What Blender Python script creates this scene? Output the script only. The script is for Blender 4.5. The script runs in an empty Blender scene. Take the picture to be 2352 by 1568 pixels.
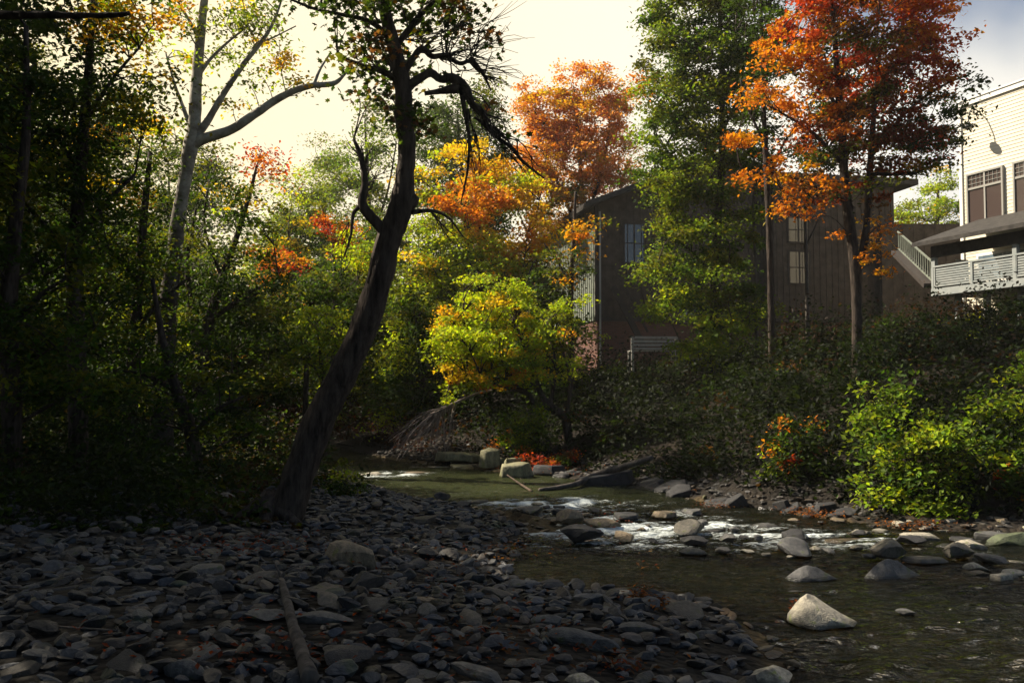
import bpy, math, random
import numpy as np
from mathutils import Vector, Matrix

# ------------------------------------------------------------------ camera, sky, sun, exposure
S = bpy.context.scene
COL = S.collection
F = 2037.0                    # focal length in pixels of a 2352 px wide frame
PITCH = math.atan(96 / F)
EYE = 1.75
cam = bpy.data.cameras.new("camera"); camo = bpy.data.objects.new("camera", cam); COL.objects.link(camo)
cam.sensor_width = 36; cam.lens = 36 * F / 2352; cam.clip_end = 3000; cam.clip_start = 0.05
camo.location = (0, 0, EYE); camo.rotation_euler = (math.pi / 2 + PITCH, 0, 0)
S.camera = camo

HAZE = .0006
GLOW0, GLOW1 = .44, .66
SUN_AZ = (-0.94, 0.34); SUN_EL = math.radians(45)
w = bpy.data.worlds.new("World"); S.world = w; w.use_nodes = True
nt = w.node_tree; nt.nodes.clear()
sky = nt.nodes.new("ShaderNodeTexSky"); sky.sky_type = 'NISHITA'; sky.sun_disc = False
sky.sun_elevation = SUN_EL; sky.sun_rotation = math.atan2(SUN_AZ[0], SUN_AZ[1])
sky.air_density = 1.0; sky.dust_density = 1.0; sky.ozone_density = 2.0; sky.altitude = 0
bg = nt.nodes.new("ShaderNodeBackground"); bg.inputs[1].default_value = 0.05
wo = nt.nodes.new("ShaderNodeOutputWorld")
# cream glow painted over the lower front sky in cloud-like patches, open blue between
tcw = nt.nodes.new("ShaderNodeTexCoord")
cn = nt.nodes.new("ShaderNodeTexNoise"); cn.inputs["Scale"].default_value = 2.2; cn.inputs["Detail"].default_value = 5; cn.inputs["Roughness"].default_value = .5
nt.links.new(tcw.outputs["Generated"], cn.inputs["Vector"])
sxyz = nt.nodes.new("ShaderNodeSeparateXYZ"); nt.links.new(tcw.outputs["Generated"], sxyz.inputs[0])
low = nt.nodes.new("ShaderNodeMapRange"); low.inputs["From Min"].default_value = .50; low.inputs["From Max"].default_value = .30
low.inputs["To Min"].default_value = 0; low.inputs["To Max"].default_value = .42; nt.links.new(sxyz.outputs["Z"], low.inputs["Value"])
addc = nt.nodes.new("ShaderNodeMath"); addc.operation = 'ADD'; nt.links.new(cn.outputs["Fac"], addc.inputs[0]); nt.links.new(low.outputs[0], addc.inputs[1])
crp = nt.nodes.new("ShaderNodeMapRange"); crp.inputs["From Min"].default_value = GLOW0; crp.inputs["From Max"].default_value = GLOW1
nt.links.new(addc.outputs[0], crp.inputs["Value"])
cbg = nt.nodes.new("ShaderNodeBackground"); cbg.inputs[0].default_value = (1.0, .93, .72, 1); cbg.inputs[1].default_value = .53
cdir = nt.nodes.new("ShaderNodeMapRange"); cdir.inputs["From Min"].default_value = -.45; cdir.inputs["From Max"].default_value = .40; nt.links.new(sxyz.outputs["X"], cdir.inputs["Value"])
ccol = nt.nodes.new("ShaderNodeMix"); ccol.data_type = 'RGBA'; nt.links.new(cdir.outputs[0], ccol.inputs["Factor"]); ccol.inputs[6].default_value = (1.05, .90, .56, 1); ccol.inputs[7].default_value = (1.0, .95, .84, 1)
nt.links.new(ccol.outputs[2], cbg.inputs[0])
front = nt.nodes.new("ShaderNodeMapRange"); front.inputs["From Min"].default_value = -.1; front.inputs["From Max"].default_value = .35
nt.links.new(sxyz.outputs["Y"], front.inputs["Value"])
gap = nt.nodes.new("ShaderNodeVectorMath"); gap.operation = 'DOT_PRODUCT'; nt.links.new(tcw.outputs["Generated"], gap.inputs[0]); gap.inputs[1].default_value = Vector((.52, 1, .36)).normalized()
gmr = nt.nodes.new("ShaderNodeMapRange"); gmr.inputs["From Min"].default_value = .955; gmr.inputs["From Max"].default_value = .997; gmr.inputs["To Min"].default_value = 0; gmr.inputs["To Max"].default_value = -.36
nt.links.new(gap.outputs["Value"], gmr.inputs["Value"])
add2 = nt.nodes.new("ShaderNodeMath"); add2.operation = 'ADD'; nt.links.new(addc.outputs[0], add2.inputs[0]); nt.links.new(gmr.outputs[0], add2.inputs[1]); nt.links.new(add2.outputs[0], crp.inputs["Value"])
mulc = nt.nodes.new("ShaderNodeMath"); mulc.operation = 'MULTIPLY'; nt.links.new(crp.outputs[0], mulc.inputs[0]); nt.links.new(front.outputs[0], mulc.inputs[1])
mxw = nt.nodes.new("ShaderNodeMixShader"); nt.links.new(mulc.outputs[0], mxw.inputs[0]); nt.links.new(bg.outputs[0], mxw.inputs[1]); nt.links.new(cbg.outputs[0], mxw.inputs[2])
nt.links.new(sky.outputs[0], bg.inputs[0]); nt.links.new(mxw.outputs[0], wo.inputs[0])
sl = bpy.data.lights.new("sun", 'SUN'); sl.energy = 5.0; sl.angle = math.radians(0.5); sl.color = (1.0, 0.88, 0.70)
so = bpy.data.objects.new("sun", sl); COL.objects.link(so)
sv = Vector((SUN_AZ[0] * math.cos(SUN_EL), SUN_AZ[1] * math.cos(SUN_EL), math.sin(SUN_EL)))
so.rotation_euler = sv.to_track_quat('Z', 'Y').to_euler()
S.view_settings.view_transform = 'Standard'; S.view_settings.look = 'None'
S.view_settings.gamma = 1; S.view_settings.exposure = 1.12
S.cycles.max_bounces = 6; S.cycles.diffuse_bounces = 2; S.cycles.glossy_bounces = 2
S.cycles.transmission_bounces = 4; S.cycles.transparent_max_bounces = 8
S.cycles.caustics_reflective = False; S.cycles.caustics_refractive = False
S.cycles.sample_clamp_indirect = 4

rng = np.random.default_rng(7)
R = random.Random(5)

# ------------------------------------------------------------------ helpers
def P(u, v, Y):
    """point of the view through photo pixel (u, v), at distance Y ahead"""
    a = (u - 1176) / F; b = (784 - v) / F
    dy = math.cos(PITCH) - b * math.sin(PITCH); dz = math.sin(PITCH) + b * math.cos(PITCH)
    t = Y / dy
    return np.array([a * t, Y, EYE + dz * t])

def hash2(ix, iy, s):
    h = (ix.astype(np.int64) * 374761393 + iy.astype(np.int64) * 668265263 + s * 1274126177) & 0x7fffffff
    h = ((h ^ (h >> 13)) * 1274126177) & 0x7fffffff
    return ((h ^ (h >> 16)) & 0xffff) / 65535.0

def vnoise(x, y, s=0):
    x = np.asarray(x, float); y = np.asarray(y, float)
    ix = np.floor(x); iy = np.floor(y); fx = x - ix; fy = y - iy
    fx = fx * fx * (3 - 2 * fx); fy = fy * fy * (3 - 2 * fy)
    a = hash2(ix, iy, s); b = hash2(ix + 1, iy, s); c = hash2(ix, iy + 1, s); d = hash2(ix + 1, iy + 1, s)
    return (a * (1 - fx) + b * fx) * (1 - fy) + (c * (1 - fx) + d * fx) * fy - 0.5

def fbm(x, y, s=0, o=4):
    r = 0; a = 1.0
    for k in range(o):
        r = r + a * vnoise(np.asarray(x) * 2 ** k, np.asarray(y) * 2 ** k, s + k); a *= 0.5
    return r

RB = np.array([(40, -14), (28, -5), (20, 3.5), (14, 8.0), (9, 9.8), (6.2, 10.4), (4.7, 10.6), (4.1, 11.6), (2.96, 12.9),
               (2.5, 14.6), (1.1, 16.0), (-0.2, 18.0), (-1.7, 19.3), (-3.0, 21.0), (-6, 26), (-9.5, 31.5), (-16, 37), (-40, 46)], float)
LB = np.array([(16, -22), (6, -8), (3.0, -1), (1.8, 2), (1.5, 4), (1.45, 5.2), (1.6, 6.4), (1.55, 7.3), (0.6, 7.8), (0.15, 8.2), (0.05, 9.4), (0.1, 10.8),
               (-0.5, 12.3), (-1.9, 14.0), (-3.2, 16.6), (-4.8, 20), (-8.4, 26.5), (-14, 32), (-40, 41)], float)

def seg_dist(px, py, poly):
    best = np.full(px.shape, 1e9); side = np.zeros(px.shape)
    for (ax, ay), (bx, by) in zip(poly[:-1], poly[1:]):
        dx, dy = bx - ax, by - ay; L = dx * dx + dy * dy
        t = np.clip(((px - ax) * dx + (py - ay) * dy) / L, 0, 1)
        qx, qy = ax + t * dx, ay + t * dy
        d = np.hypot(px - qx, py - qy)
        cr = dx * (py - ay) - dy * (px - ax)
        m = d < best - 1e-9
        best = np.where(m, d, best); side = np.where(m, np.sign(cr), side)
    return best, side

def H(x, y):
    """ground height"""
    x = np.atleast_1d(np.asarray(x, float)); y = np.atleast_1d(np.asarray(y, float))
    wx = x + 0.5 * vnoise(x * .9, y * .9, 3); wy = y + 0.5 * vnoise(x * .9, y * .9, 4)
    dr, sr = seg_dist(wx, wy, RB); dl, sl_ = seg_dist(wx, wy, LB)
    right = sr < 0; left = sl_ > 0
    n = fbm(x * .5, y * .5, 9)
    zr = 0.03 + (2.15 + 1.25 * np.clip((x - 5) / 7, 0, 1)) * (1 - np.exp(-np.maximum(dr - .6, 0) / 6.0)) + 0.10 * dr.clip(0, 1) + n * .3 * (dr / 3).clip(0, 1)
    zl = 0.035 * dl.clip(0, 5) + 0.12 * (1 - np.exp(-dl / .5)) + 1.6 * (1 - np.exp(-np.maximum(dl - 5, 0) / 8)) + n * .12 * (dl / 2).clip(0, 1)
    din = np.minimum(dr, dl)
    zi = -0.30 * (1 - np.exp(-din / .9)) - .02 + n * .10
    rif = np.exp(-(((x - 1.0) / 1.8) ** 2 + ((y - 11.2) / 1.2) ** 2))
    zi = zi + rif * 0.17
    z = np.where(right, zr, np.where(left, zl, zi))
    return z

def Hf(x, y): return float(H(x, y)[0])

def G(u, v, z=None):
    """ground (or height z) point seen at photo pixel (u, v)"""
    d = P(u, v, 1.0) - np.array([0, 0, EYE])
    t = np.arange(2.0, 90, .04)
    q = d[None, :] * t[:, None]; q[:, 2] += EYE
    hh = H(q[:, 0], q[:, 1]) if z is None else np.full(len(t), z)
    k = np.argmax(q[:, 2] < hh) if (q[:, 2] < hh).any() else len(t) - 1
    return np.array([q[k, 0], q[k, 1], hh[k]])

def props(o, label=None, cat=None, group=None, kind=None):
    if label: o['label'] = label
    if cat: o['category'] = cat
    if group: o['group'] = group
    if kind: o['kind'] = kind
    return o

def empty(name, loc, rz=0.0, **k):
    o = bpy.data.objects.new(name, None); COL.objects.link(o); o.location = tuple(loc); o.rotation_euler = (0, 0, rz)
    o.empty_display_size = 0.2
    return props(o, **k)

def mesh_np(name, V, sizes, idx, mats, smooth=False, midx=None, col=None, colname="tint"):
    me = bpy.data.meshes.new(name)
    V = np.asarray(V, np.float32); sizes = np.asarray(sizes, np.int32); idx = np.asarray(idx, np.int32)
    me.vertices.add(len(V)); me.vertices.foreach_set("co", V.ravel())
    me.loops.add(len(idx)); me.loops.foreach_set("vertex_index", idx)
    me.polygons.add(len(sizes))
    st = np.zeros(len(sizes), np.int32); st[1:] = np.cumsum(sizes)[:-1]
    me.polygons.foreach_set("loop_start", st)
    me.polygons.foreach_set("use_smooth", np.full(len(sizes), smooth, bool))
    if midx is not None: me.polygons.foreach_set("material_index", np.asarray(midx, np.int32))
    for m in (mats if isinstance(mats, (list, tuple)) else [mats]): me.materials.append(m)
    me.update(calc_edges=True)
    if col is not None:
        a = me.attributes.new(colname, 'FLOAT_COLOR', 'POINT')
        c = np.ones((len(V), 4), np.float32); c[:, :3] = col
        a.data.foreach_set("color", c.ravel())
    return me

class MB:
    """collects shapes and links them as one mesh object"""
    def __init__(s): s.V = []; s.S = []; s.I = []; s.n = 0
    def add(s, V, faces):
        V = np.asarray(V, float); s.V.append(V)
        for f in faces: s.S.append(len(f)); s.I.extend([i + s.n for i in f])
        s.n += len(V)
    def box(s, x0, x1, y0, y1, z0, z1):
        V = [(x, y, z) for z in (z0, z1) for y in (y0, y1) for x in (x0, x1)]
        s.add(V, [(0, 2, 3, 1), (4, 5, 7, 6), (0, 1, 5, 4), (2, 6, 7, 3), (0, 4, 6, 2), (1, 3, 7, 5)])
    def bar(s, a, b, wd, hd=None, up=(0, 0, 1)):
        a = Vector(a); b = Vector(b); hd = hd or wd
        d = (b - a).normalized(); sd = d.cross(Vector(up))
        if sd.length < 1e-4: sd = Vector((1, 0, 0))
        sd.normalize(); u2 = sd.cross(d).normalized()
        V = []
        for p in (a, b):
            for i, j in ((-1, -1), (1, -1), (1, 1), (-1, 1)): V.append(tuple(p + sd * i * wd / 2 + u2 * j * hd / 2))
        s.add(V, [(0, 3, 2, 1), (4, 5, 6, 7), (0, 1, 5, 4), (1, 2, 6, 5), (2, 3, 7, 6), (3, 0, 4, 7)])
    def tube(s, pts, rad, seg=8, wob=0.0, cap=True):
        pts = np.asarray(pts, float); n = len(pts)
        rad = np.asarray(rad, float) if np.ndim(rad) else np.full(n, rad)
        T = np.gradient(pts, axis=0); T /= np.linalg.norm(T, axis=1)[:, None] + 1e-9
        ref = np.array([0.3, 1.0, 0.1]) if abs(T[0][1]) < .9 else np.array([1.0, 0, 0])
        A = np.cross(T, ref); A /= np.linalg.norm(A, axis=1)[:, None] + 1e-9
        B = np.cross(T, A)
        an = np.linspace(0, 2 * np.pi, seg, endpoint=False)
        rr = rad[:, None] * (1 + (rng.uniform(-wob, wob, (n, seg)) if wob else 0))
        V = pts[:, None, :] + (np.cos(an)[None, :, None] * A[:, None, :] + np.sin(an)[None, :, None] * B[:, None, :]) * rr[..., None]
        fs = []
        for i in range(n - 1):
            for j in range(seg):
                k = (j + 1) % seg
                fs.append((i * seg + j, i * seg + k, (i + 1) * seg + k, (i + 1) * seg + j))
        if cap: fs.append(tuple(range(seg - 1, -1, -1))); fs.append(tuple((n - 1) * seg + j for j in range(seg)))
        s.add(V.reshape(-1, 3), fs)
    def build(s, name, mat, parent=None, smooth=False, loc=None):
        V = np.concatenate(s.V)
        if loc is not None: V = V - np.asarray(loc)[None]
        o = bpy.data.objects.new(name, mesh_np(name, V, s.S, s.I, mat, smooth)); COL.objects.link(o)
        if parent is not None: o.parent = parent
        if loc is not None and parent is None: o.location = tuple(loc)
        return o

def spline(pts, n):
    """smooth resample of a polyline (Catmull-Rom); extra columns follow"""
    p = np.asarray(pts, float); m = len(p)
    if m == 2: return p[0] + (p[1] - p[0]) * np.linspace(0, 1, n)[:, None]
    q = np.vstack([2 * p[0] - p[1], p, 2 * p[-1] - p[-2]])
    t = np.linspace(0, m - 1 - 1e-6, n); i = t.astype(int); f = (t - i)[:, None]
    a, b, c, d = q[i], q[i + 1], q[i + 2], q[i + 3]
    return .5 * (2 * b + (c - a) * f + (2 * a - 5 * b + 4 * c - d) * f ** 2 + (3 * b - a - 3 * c + d) * f ** 3)

# ------------------------------------------------------------------ materials
def mat(name, col, rough=.8, spec=.3, noise=None, bump=None, stretch=None, obj=True, metallic=0.0, second=None, wave=None):
    m = bpy.data.materials.new(name); m.use_nodes = True; n = m.node_tree; L = n.links
    b = n.nodes["Principled BSDF"]; b.inputs["Roughness"].default_value = rough
    b.inputs["Specular IOR Level"].default_value = spec; b.inputs["Metallic"].default_value = metallic
    tc = n.nodes.new("ShaderNodeTexCoord"); src = tc.outputs["Object"]
    if stretch:
        mpp = n.nodes.new("ShaderNodeMapping"); mpp.inputs["Scale"].default_value = stretch; L.new(src, mpp.inputs[0]); src = mpp.outputs[0]
    b.inputs["Base Color"].default_value = (*col, 1)
    if noise:
        c2, sc, det = noise
        t = n.nodes.new("ShaderNodeTexNoise"); t.inputs["Scale"].default_value = sc; t.inputs["Detail"].default_value = det
        t.inputs["Roughness"].default_value = .65
        L.new(src, t.inputs["Vector"])
        r = n.nodes.new("ShaderNodeValToRGB"); r.color_ramp.elements[0].position = .36; r.color_ramp.elements[1].position = .64
        r.color_ramp.elements[0].color = (*col, 1); r.color_ramp.elements[1].color = (*c2, 1)
        L.new(t.outputs["Fac"], r.inputs["Fac"]); out = r.outputs["Color"]
        if second:
            c3, sc3, th = second
            t3 = n.nodes.new("ShaderNodeTexNoise"); t3.inputs["Scale"].default_value = sc3; t3.inputs["Detail"].default_value = 5
            L.new(src, t3.inputs["Vector"])
            r3 = n.nodes.new("ShaderNodeValToRGB"); r3.color_ramp.elements[0].position = th; r3.color_ramp.elements[1].position = th + .1
            mx = n.nodes.new("ShaderNodeMix"); mx.data_type = 'RGBA'
            L.new(t3.outputs["Fac"], r3.inputs["Fac"]); L.new(r3.outputs["Color"], mx.inputs["Factor"])
            L.new(out, mx.inputs[6]); mx.inputs[7].default_value = (*c3, 1); out = mx.outputs[2]
        L.new(out, b.inputs["Base Color"])
    if bump:
        sc, st = bump
        t2 = n.nodes.new("ShaderNodeTexNoise"); t2.inputs["Scale"].default_value = sc; t2.inputs["Detail"].default_value = 8
        L.new(src, t2.inputs["Vector"])
        bp = n.nodes.new("ShaderNodeBump"); bp.inputs["Strength"].default_value = st; bp.inputs["Distance"].default_value = .03
        L.new(t2.outputs["Fac"], bp.inputs["Height"]); L.new(bp.outputs["Normal"], b.inputs["Normal"])
    return m

def leaf_material():
    m = bpy.data.materials.new("leaf"); m.use_nodes = True; n = m.node_tree; L = n.links; n.nodes.clear()
    at = n.nodes.new("ShaderNodeAttribute"); at.attribute_name = "tint"
    d = n.nodes.new("ShaderNodeBsdfPrincipled"); d.inputs["Roughness"].default_value = .55; d.inputs["Specular IOR Level"].default_value = .12
    tr = n.nodes.new("ShaderNodeBsdfTranslucent")
    sc = n.nodes.new("ShaderNodeMix"); sc.data_type = 'RGBA'; sc.blend_type = 'MULTIPLY'; sc.inputs["Factor"].default_value = 1
    sc.inputs[7].default_value = (1.35, 1.25, .45, 1)
    mx = n.nodes.new("ShaderNodeMixShader"); mx.inputs[0].default_value = .55
    o = n.nodes.new("ShaderNodeOutputMaterial")
    L.new(at.outputs["Color"], d.inputs["Base Color"]); L.new(at.outputs["Color"], sc.inputs[6]); L.new(sc.outputs[2], tr.inputs["Color"])
    L.new(d.outputs[0], mx.inputs[1]); L.new(tr.outputs[0], mx.inputs[2]); L.new(mx.outputs[0], o.inputs[0])
    return m

M_LEAF = leaf_material()
M_BARK = mat("dark_bark", (.016, .012, .010), .9, .15, ((.075, .058, .047), 16, 8), (20, 1.0), (1, 1, .22))
M_BARK2 = mat("grey_bark", (.045, .04, .037), .9, .1, ((.13, .115, .10), 7, 8), (18, .6), (1, 1, .3))
M_PALE = mat("pale_bark", (.42, .40, .34), .8, .2, ((.16, .13, .10), 4, 6), (10, .4))
def lower_bark_shade(m, z0, z1, col):
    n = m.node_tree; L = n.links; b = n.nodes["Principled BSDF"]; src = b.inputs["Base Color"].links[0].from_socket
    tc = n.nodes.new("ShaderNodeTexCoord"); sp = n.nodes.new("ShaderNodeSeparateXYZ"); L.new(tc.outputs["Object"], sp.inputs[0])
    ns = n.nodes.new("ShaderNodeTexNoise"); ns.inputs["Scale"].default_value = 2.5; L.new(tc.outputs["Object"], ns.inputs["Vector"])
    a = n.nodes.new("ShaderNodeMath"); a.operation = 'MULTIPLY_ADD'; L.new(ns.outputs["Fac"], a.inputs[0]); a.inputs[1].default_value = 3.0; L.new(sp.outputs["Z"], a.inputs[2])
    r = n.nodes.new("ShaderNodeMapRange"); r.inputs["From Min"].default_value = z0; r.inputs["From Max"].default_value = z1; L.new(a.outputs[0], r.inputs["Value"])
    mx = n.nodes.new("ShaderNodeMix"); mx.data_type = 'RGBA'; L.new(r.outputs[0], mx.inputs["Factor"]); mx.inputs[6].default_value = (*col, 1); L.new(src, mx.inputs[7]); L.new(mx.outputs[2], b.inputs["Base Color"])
lower_bark_shade(M_PALE, 5.0, 7.5, (.035, .028, .022))     # brown lower bark, its dark tone carrying painted shade of the wood; pale above
M_TWIG = mat("twig_bark", (.05, .035, .028), .9, .1, ((.12, .09, .07), 12, 4))
def rock_material():
    m = mat("river_stone", (.048, .049, .051), .65, .4, ((.125, .122, .117), 5, 9), (26, .6), second=((.07, .085, .035), 3, .60))
    n = m.node_tree; L = n.links; b = n.nodes["Principled BSDF"]
    oi = n.nodes.new("ShaderNodeObjectInfo")
    at = n.nodes.new("ShaderNodeAttribute"); at.attribute_name = "tint"
    mx = n.nodes.new("ShaderNodeMix"); mx.data_type = 'RGBA'; mx.blend_type = 'MULTIPLY'; mx.inputs["Factor"].default_value = 1
    src = b.inputs["Base Color"].links[0].from_socket
    L.new(src, mx.inputs[6]); L.new(oi.outputs["Color"], mx.inputs[7])
    ge = n.nodes.new("ShaderNodeNewGeometry"); sp = n.nodes.new("ShaderNodeSeparateXYZ"); L.new(ge.outputs["Position"], sp.inputs[0])
    wr = n.nodes.new("ShaderNodeMapRange"); wr.inputs["From Min"].default_value = .015; wr.inputs["From Max"].default_value = .05; wr.inputs["To Min"].default_value = .38; L.new(sp.outputs["Z"], wr.inputs["Value"])
    wm = n.nodes.new("ShaderNodeMix"); wm.data_type = 'RGBA'; wm.blend_type = 'MULTIPLY'; wm.inputs["Factor"].default_value = 1; L.new(mx.outputs[2], wm.inputs[6]); L.new(wr.outputs[0], wm.inputs[7])
    L.new(wm.outputs[2], b.inputs["Base Color"])
    rr = n.nodes.new("ShaderNodeMapRange"); rr.inputs["From Min"].default_value = .015; rr.inputs["From Max"].default_value = .05; rr.inputs["To Min"].default_value = .18; rr.inputs["To Max"].default_value = .62; L.new(sp.outputs["Z"], rr.inputs["Value"]); L.new(rr.outputs[0], b.inputs["Roughness"])
    return m
M_ROCK = rock_material()

# ------------------------------------------------------------------ ground and water
def axis(segs):
    out = []
    for a, b, st in segs: out.extend(np.arange(a, b, st).tolist())
    out.append(segs[-1][1]); return np.array(out)
def grid_obj(name, xs, ys, zfun, m, attr=None):
    X, Y = np.meshgrid(xs, ys); Z = zfun(X.ravel(), Y.ravel())
    V = np.stack([X.ravel(), Y.ravel(), Z], 1); nx, ny = len(xs), len(ys)
    i = (np.arange(ny - 1)[:, None] * nx + np.arange(nx - 1)[None]).ravel()
    I = np.stack([i, i + 1, i + nx + 1, i + nx], 1).ravel()
    col = attr(X.ravel(), Y.ravel()) if attr else None
    me = mesh_np(name, V, np.full(len(i), 4), I, m, True, col=col)
    o = bpy.data.objects.new(name, me); COL.objects.link(o); return o

def ground_material():
    m = bpy.data.materials.new("bank_soil"); m.use_nodes = True; n = m.node_tree; L = n.links
    b = n.nodes["Principled BSDF"]; b.inputs["Roughness"].default_value = .9; b.inputs["Specular IOR Level"].default_value = .2
    tc = n.nodes.new("ShaderNodeTexCoord")
    at = n.nodes.new("ShaderNodeAttribute"); at.attribute_name = "tint"
    vo = n.nodes.new("ShaderNodeTexVoronoi"); vo.inputs["Scale"].default_value = 14; L.new(tc.outputs["Object"], vo.inputs["Vector"])
    ns = n.nodes.new("ShaderNodeTexNoise"); ns.inputs["Scale"].default_value = 5; ns.inputs["Detail"].default_value = 8; L.new(tc.outputs["Object"], ns.inputs["Vector"])
    r = n.nodes.new("ShaderNodeValToRGB"); r.color_ramp.elements[0].color = (.35, .35, .35, 1); r.color_ramp.elements[1].color = (1.5, 1.4, 1.25, 1)
    r.color_ramp.elements[0].position = .3; r.color_ramp.elements[1].position = .7
    L.new(ns.outputs["Fac"], r.inputs["Fac"])
    mu = n.nodes.new("ShaderNodeMix"); mu.data_type = 'RGBA'; mu.blend_type = 'MULTIPLY'; mu.inputs["Factor"].default_value = 1
    L.new(at.outputs["Color"], mu.inputs[6]); L.new(r.outputs["Color"], mu.inputs[7])
    L.new(mu.outputs[2], b.inputs["Base Color"])
    bp = n.nodes.new("ShaderNodeBump"); bp.inputs["Strength"].default_value = .9; bp.inputs["Distance"].default_value = .04
    L.new(vo.outputs["Distance"], bp.inputs["Height"]); bp.invert = True; L.new(bp.outputs["Normal"], b.inputs["Normal"])
    return m
def ground_tint(x, y):
    dr, sr = seg_dist(x, y, RB); dl, sl_ = seg_dist(x, y, LB)
    c = np.tile(np.array([.012, .009, .006]), (len(x), 1))
    bar = ((sl_ > 0) & (dl < 5.5)); c[bar] = (.020, .018, .015)
    ins = (sr > 0) & (sl_ < 0); c[ins] = (.08, .06, .03)
    edge = (sr < 0) & (dr < 1.2); c[edge] = (.018, .015, .012)
    c *= (1 + .8 * fbm(x * .7, y * .7, 30)[:, None]).clip(.4, 1.6)
    return c
gx = axis([(-300, -60, 20), (-60, -16, 2), (-16, -7, .5), (-7, 10, .11), (10, 18, .5), (18, 60, 2), (60, 300, 20)])
gy = axis([(-80, -8, 6), (-8, 3, .6), (3, 24, .11), (24, 50, .6), (50, 400, 14)])
props(grid_obj("ground", gx, gy, H, ground_material(), ground_tint), kind="structure")

def water_material():
    m = bpy.data.materials.new("creek_water"); m.use_nodes = True; n = m.node_tree; L = n.links; n.nodes.clear()
    tc = n.nodes.new("ShaderNodeTexCoord")
    mp = n.nodes.new("ShaderNodeMapping"); mp.inputs["Scale"].default_value = (1.0, 2.3, 1); mp.inputs["Rotation"].default_value = (0, 0, .35)
    L.new(tc.outputs["Object"], mp.inputs["Vector"])
    n1 = n.nodes.new("ShaderNodeTexNoise"); n1.inputs["Scale"].default_value = 5.5; n1.inputs["Detail"].default_value = 3; n1.inputs["Distortion"].default_value = .6
    n2 = n.nodes.new("ShaderNodeTexNoise"); n2.inputs["Scale"].default_value = 16; n2.inputs["Detail"].default_value = 4
    L.new(mp.outputs[0], n1.inputs["Vector"]); L.new(mp.outputs[0], n2.inputs["Vector"])
    b1 = n.nodes.new("ShaderNodeBump"); b1.inputs["Strength"].default_value = 1; b1.inputs["Distance"].default_value = .13
    b2 = n.nodes.new("ShaderNodeBump"); b2.inputs["Strength"].default_value = .6; b2.inputs["Distance"].default_value = .03
    L.new(n1.outputs["Fac"], b1.inputs["Height"]); L.new(n2.outputs["Fac"], b2.inputs["Height"]); L.new(b1.outputs[0], b2.inputs["Normal"])
    gl = n.nodes.new("ShaderNodeBsdfGlossy"); gl.inputs["Roughness"].default_value = .05; L.new(b2.outputs[0], gl.inputs["Normal"])
    tp = n.nodes.new("ShaderNodeBsdfTransparent"); tp.inputs["Color"].default_value = (.27, .235, .14, 1)
    df = n.nodes.new("ShaderNodeBsdfDiffuse"); df.inputs["Color"].default_value = (.10, .12, .05, 1)
    body = n.nodes.new("ShaderNodeMixShader"); body.inputs[0].default_value = .14
    aw = n.nodes.new("ShaderNodeAttribute"); aw.attribute_name = "tint"; sw = n.nodes.new("ShaderNodeSeparateColor"); L.new(aw.outputs["Color"], sw.inputs[0]); L.new(sw.outputs[1], body.inputs[0])
    L.new(tp.outputs[0], body.inputs[1]); L.new(df.outputs[0], body.inputs[2])
    fr = n.nodes.new("ShaderNodeFresnel"); fr.inputs["IOR"].default_value = 1.33; L.new(b2.outputs[0], fr.inputs["Normal"])
    mx = n.nodes.new("ShaderNodeMixShader"); L.new(fr.outputs[0], mx.inputs[0]); L.new(body.outputs[0], mx.inputs[1]); L.new(gl.outputs[0], mx.inputs[2])
    # white water where the creek breaks over the stones
    at = n.nodes.new("ShaderNodeAttribute"); at.attribute_name = "tint"
    mp3 = n.nodes.new("ShaderNodeMapping"); mp3.inputs["Scale"].default_value = (3.2, 8.5, 1); mp3.inputs["Rotation"].default_value = (0, 0, .25)
    L.new(tc.outputs["Object"], mp3.inputs["Vector"])
    n3 = n.nodes.new("ShaderNodeTexNoise"); n3.inputs["Scale"].default_value = 4.0; n3.inputs["Detail"].default_value = 10; n3.inputs["Roughness"].default_value = .75
    L.new(mp3.outputs[0], n3.inputs["Vector"])
    ad = n.nodes.new("ShaderNodeMath"); ad.operation = 'ADD'
    sx = n.nodes.new("ShaderNodeSeparateColor"); L.new(at.outputs["Color"], sx.inputs[0])
    L.new(n3.outputs["Fac"], ad.inputs[0]); L.new(sx.outputs[0], ad.inputs[1])
    rp = n.nodes.new("ShaderNodeValToRGB"); rp.color_ramp.elements[0].position = .72; rp.color_ramp.elements[1].position = .92
    L.new(ad.outputs[0], rp.inputs["Fac"])
    fo = n.nodes.new("ShaderNodeBsdfDiffuse"); fo.inputs["Color"].default_value = (.64, .70, .70, 1); L.new(b2.outputs[0], fo.inputs["Normal"])
    mf = n.nodes.new("ShaderNodeMixShader"); L.new(rp.outputs["Color"], mf.inputs[0]); L.new(mx.outputs[0], mf.inputs[1]); L.new(fo.outputs[0], mf.inputs[2])
    o = n.nodes.new("ShaderNodeOutputMaterial"); L.new(mf.outputs[0], o.inputs[0])
    return m
RIF = [(1.5, 10.8, 2.2, 1.7, .29), (2.9, 10.1, 1.9, .8, .26), (.7, 12.9, 1.4, .9, .32), (-2.4, 17.0, 1.0, .9, .26), (-.6, 14.2, 1.0, .8, .12), (4.2, 9.6, 1.4, .7, .15)]
def rif(x, y):
    r = np.zeros(len(x))
    for cx, cy, rx, ry, a in RIF: r = np.maximum(r, a * np.exp(-(((x - cx) / rx) ** 2 + ((y - cy) / ry) ** 2)))
    return r
def splash(x, y):
    return 1.6 * fbm(x * 2.4 + y * .8, y * 5.5 - x, 51, 5)
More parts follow.
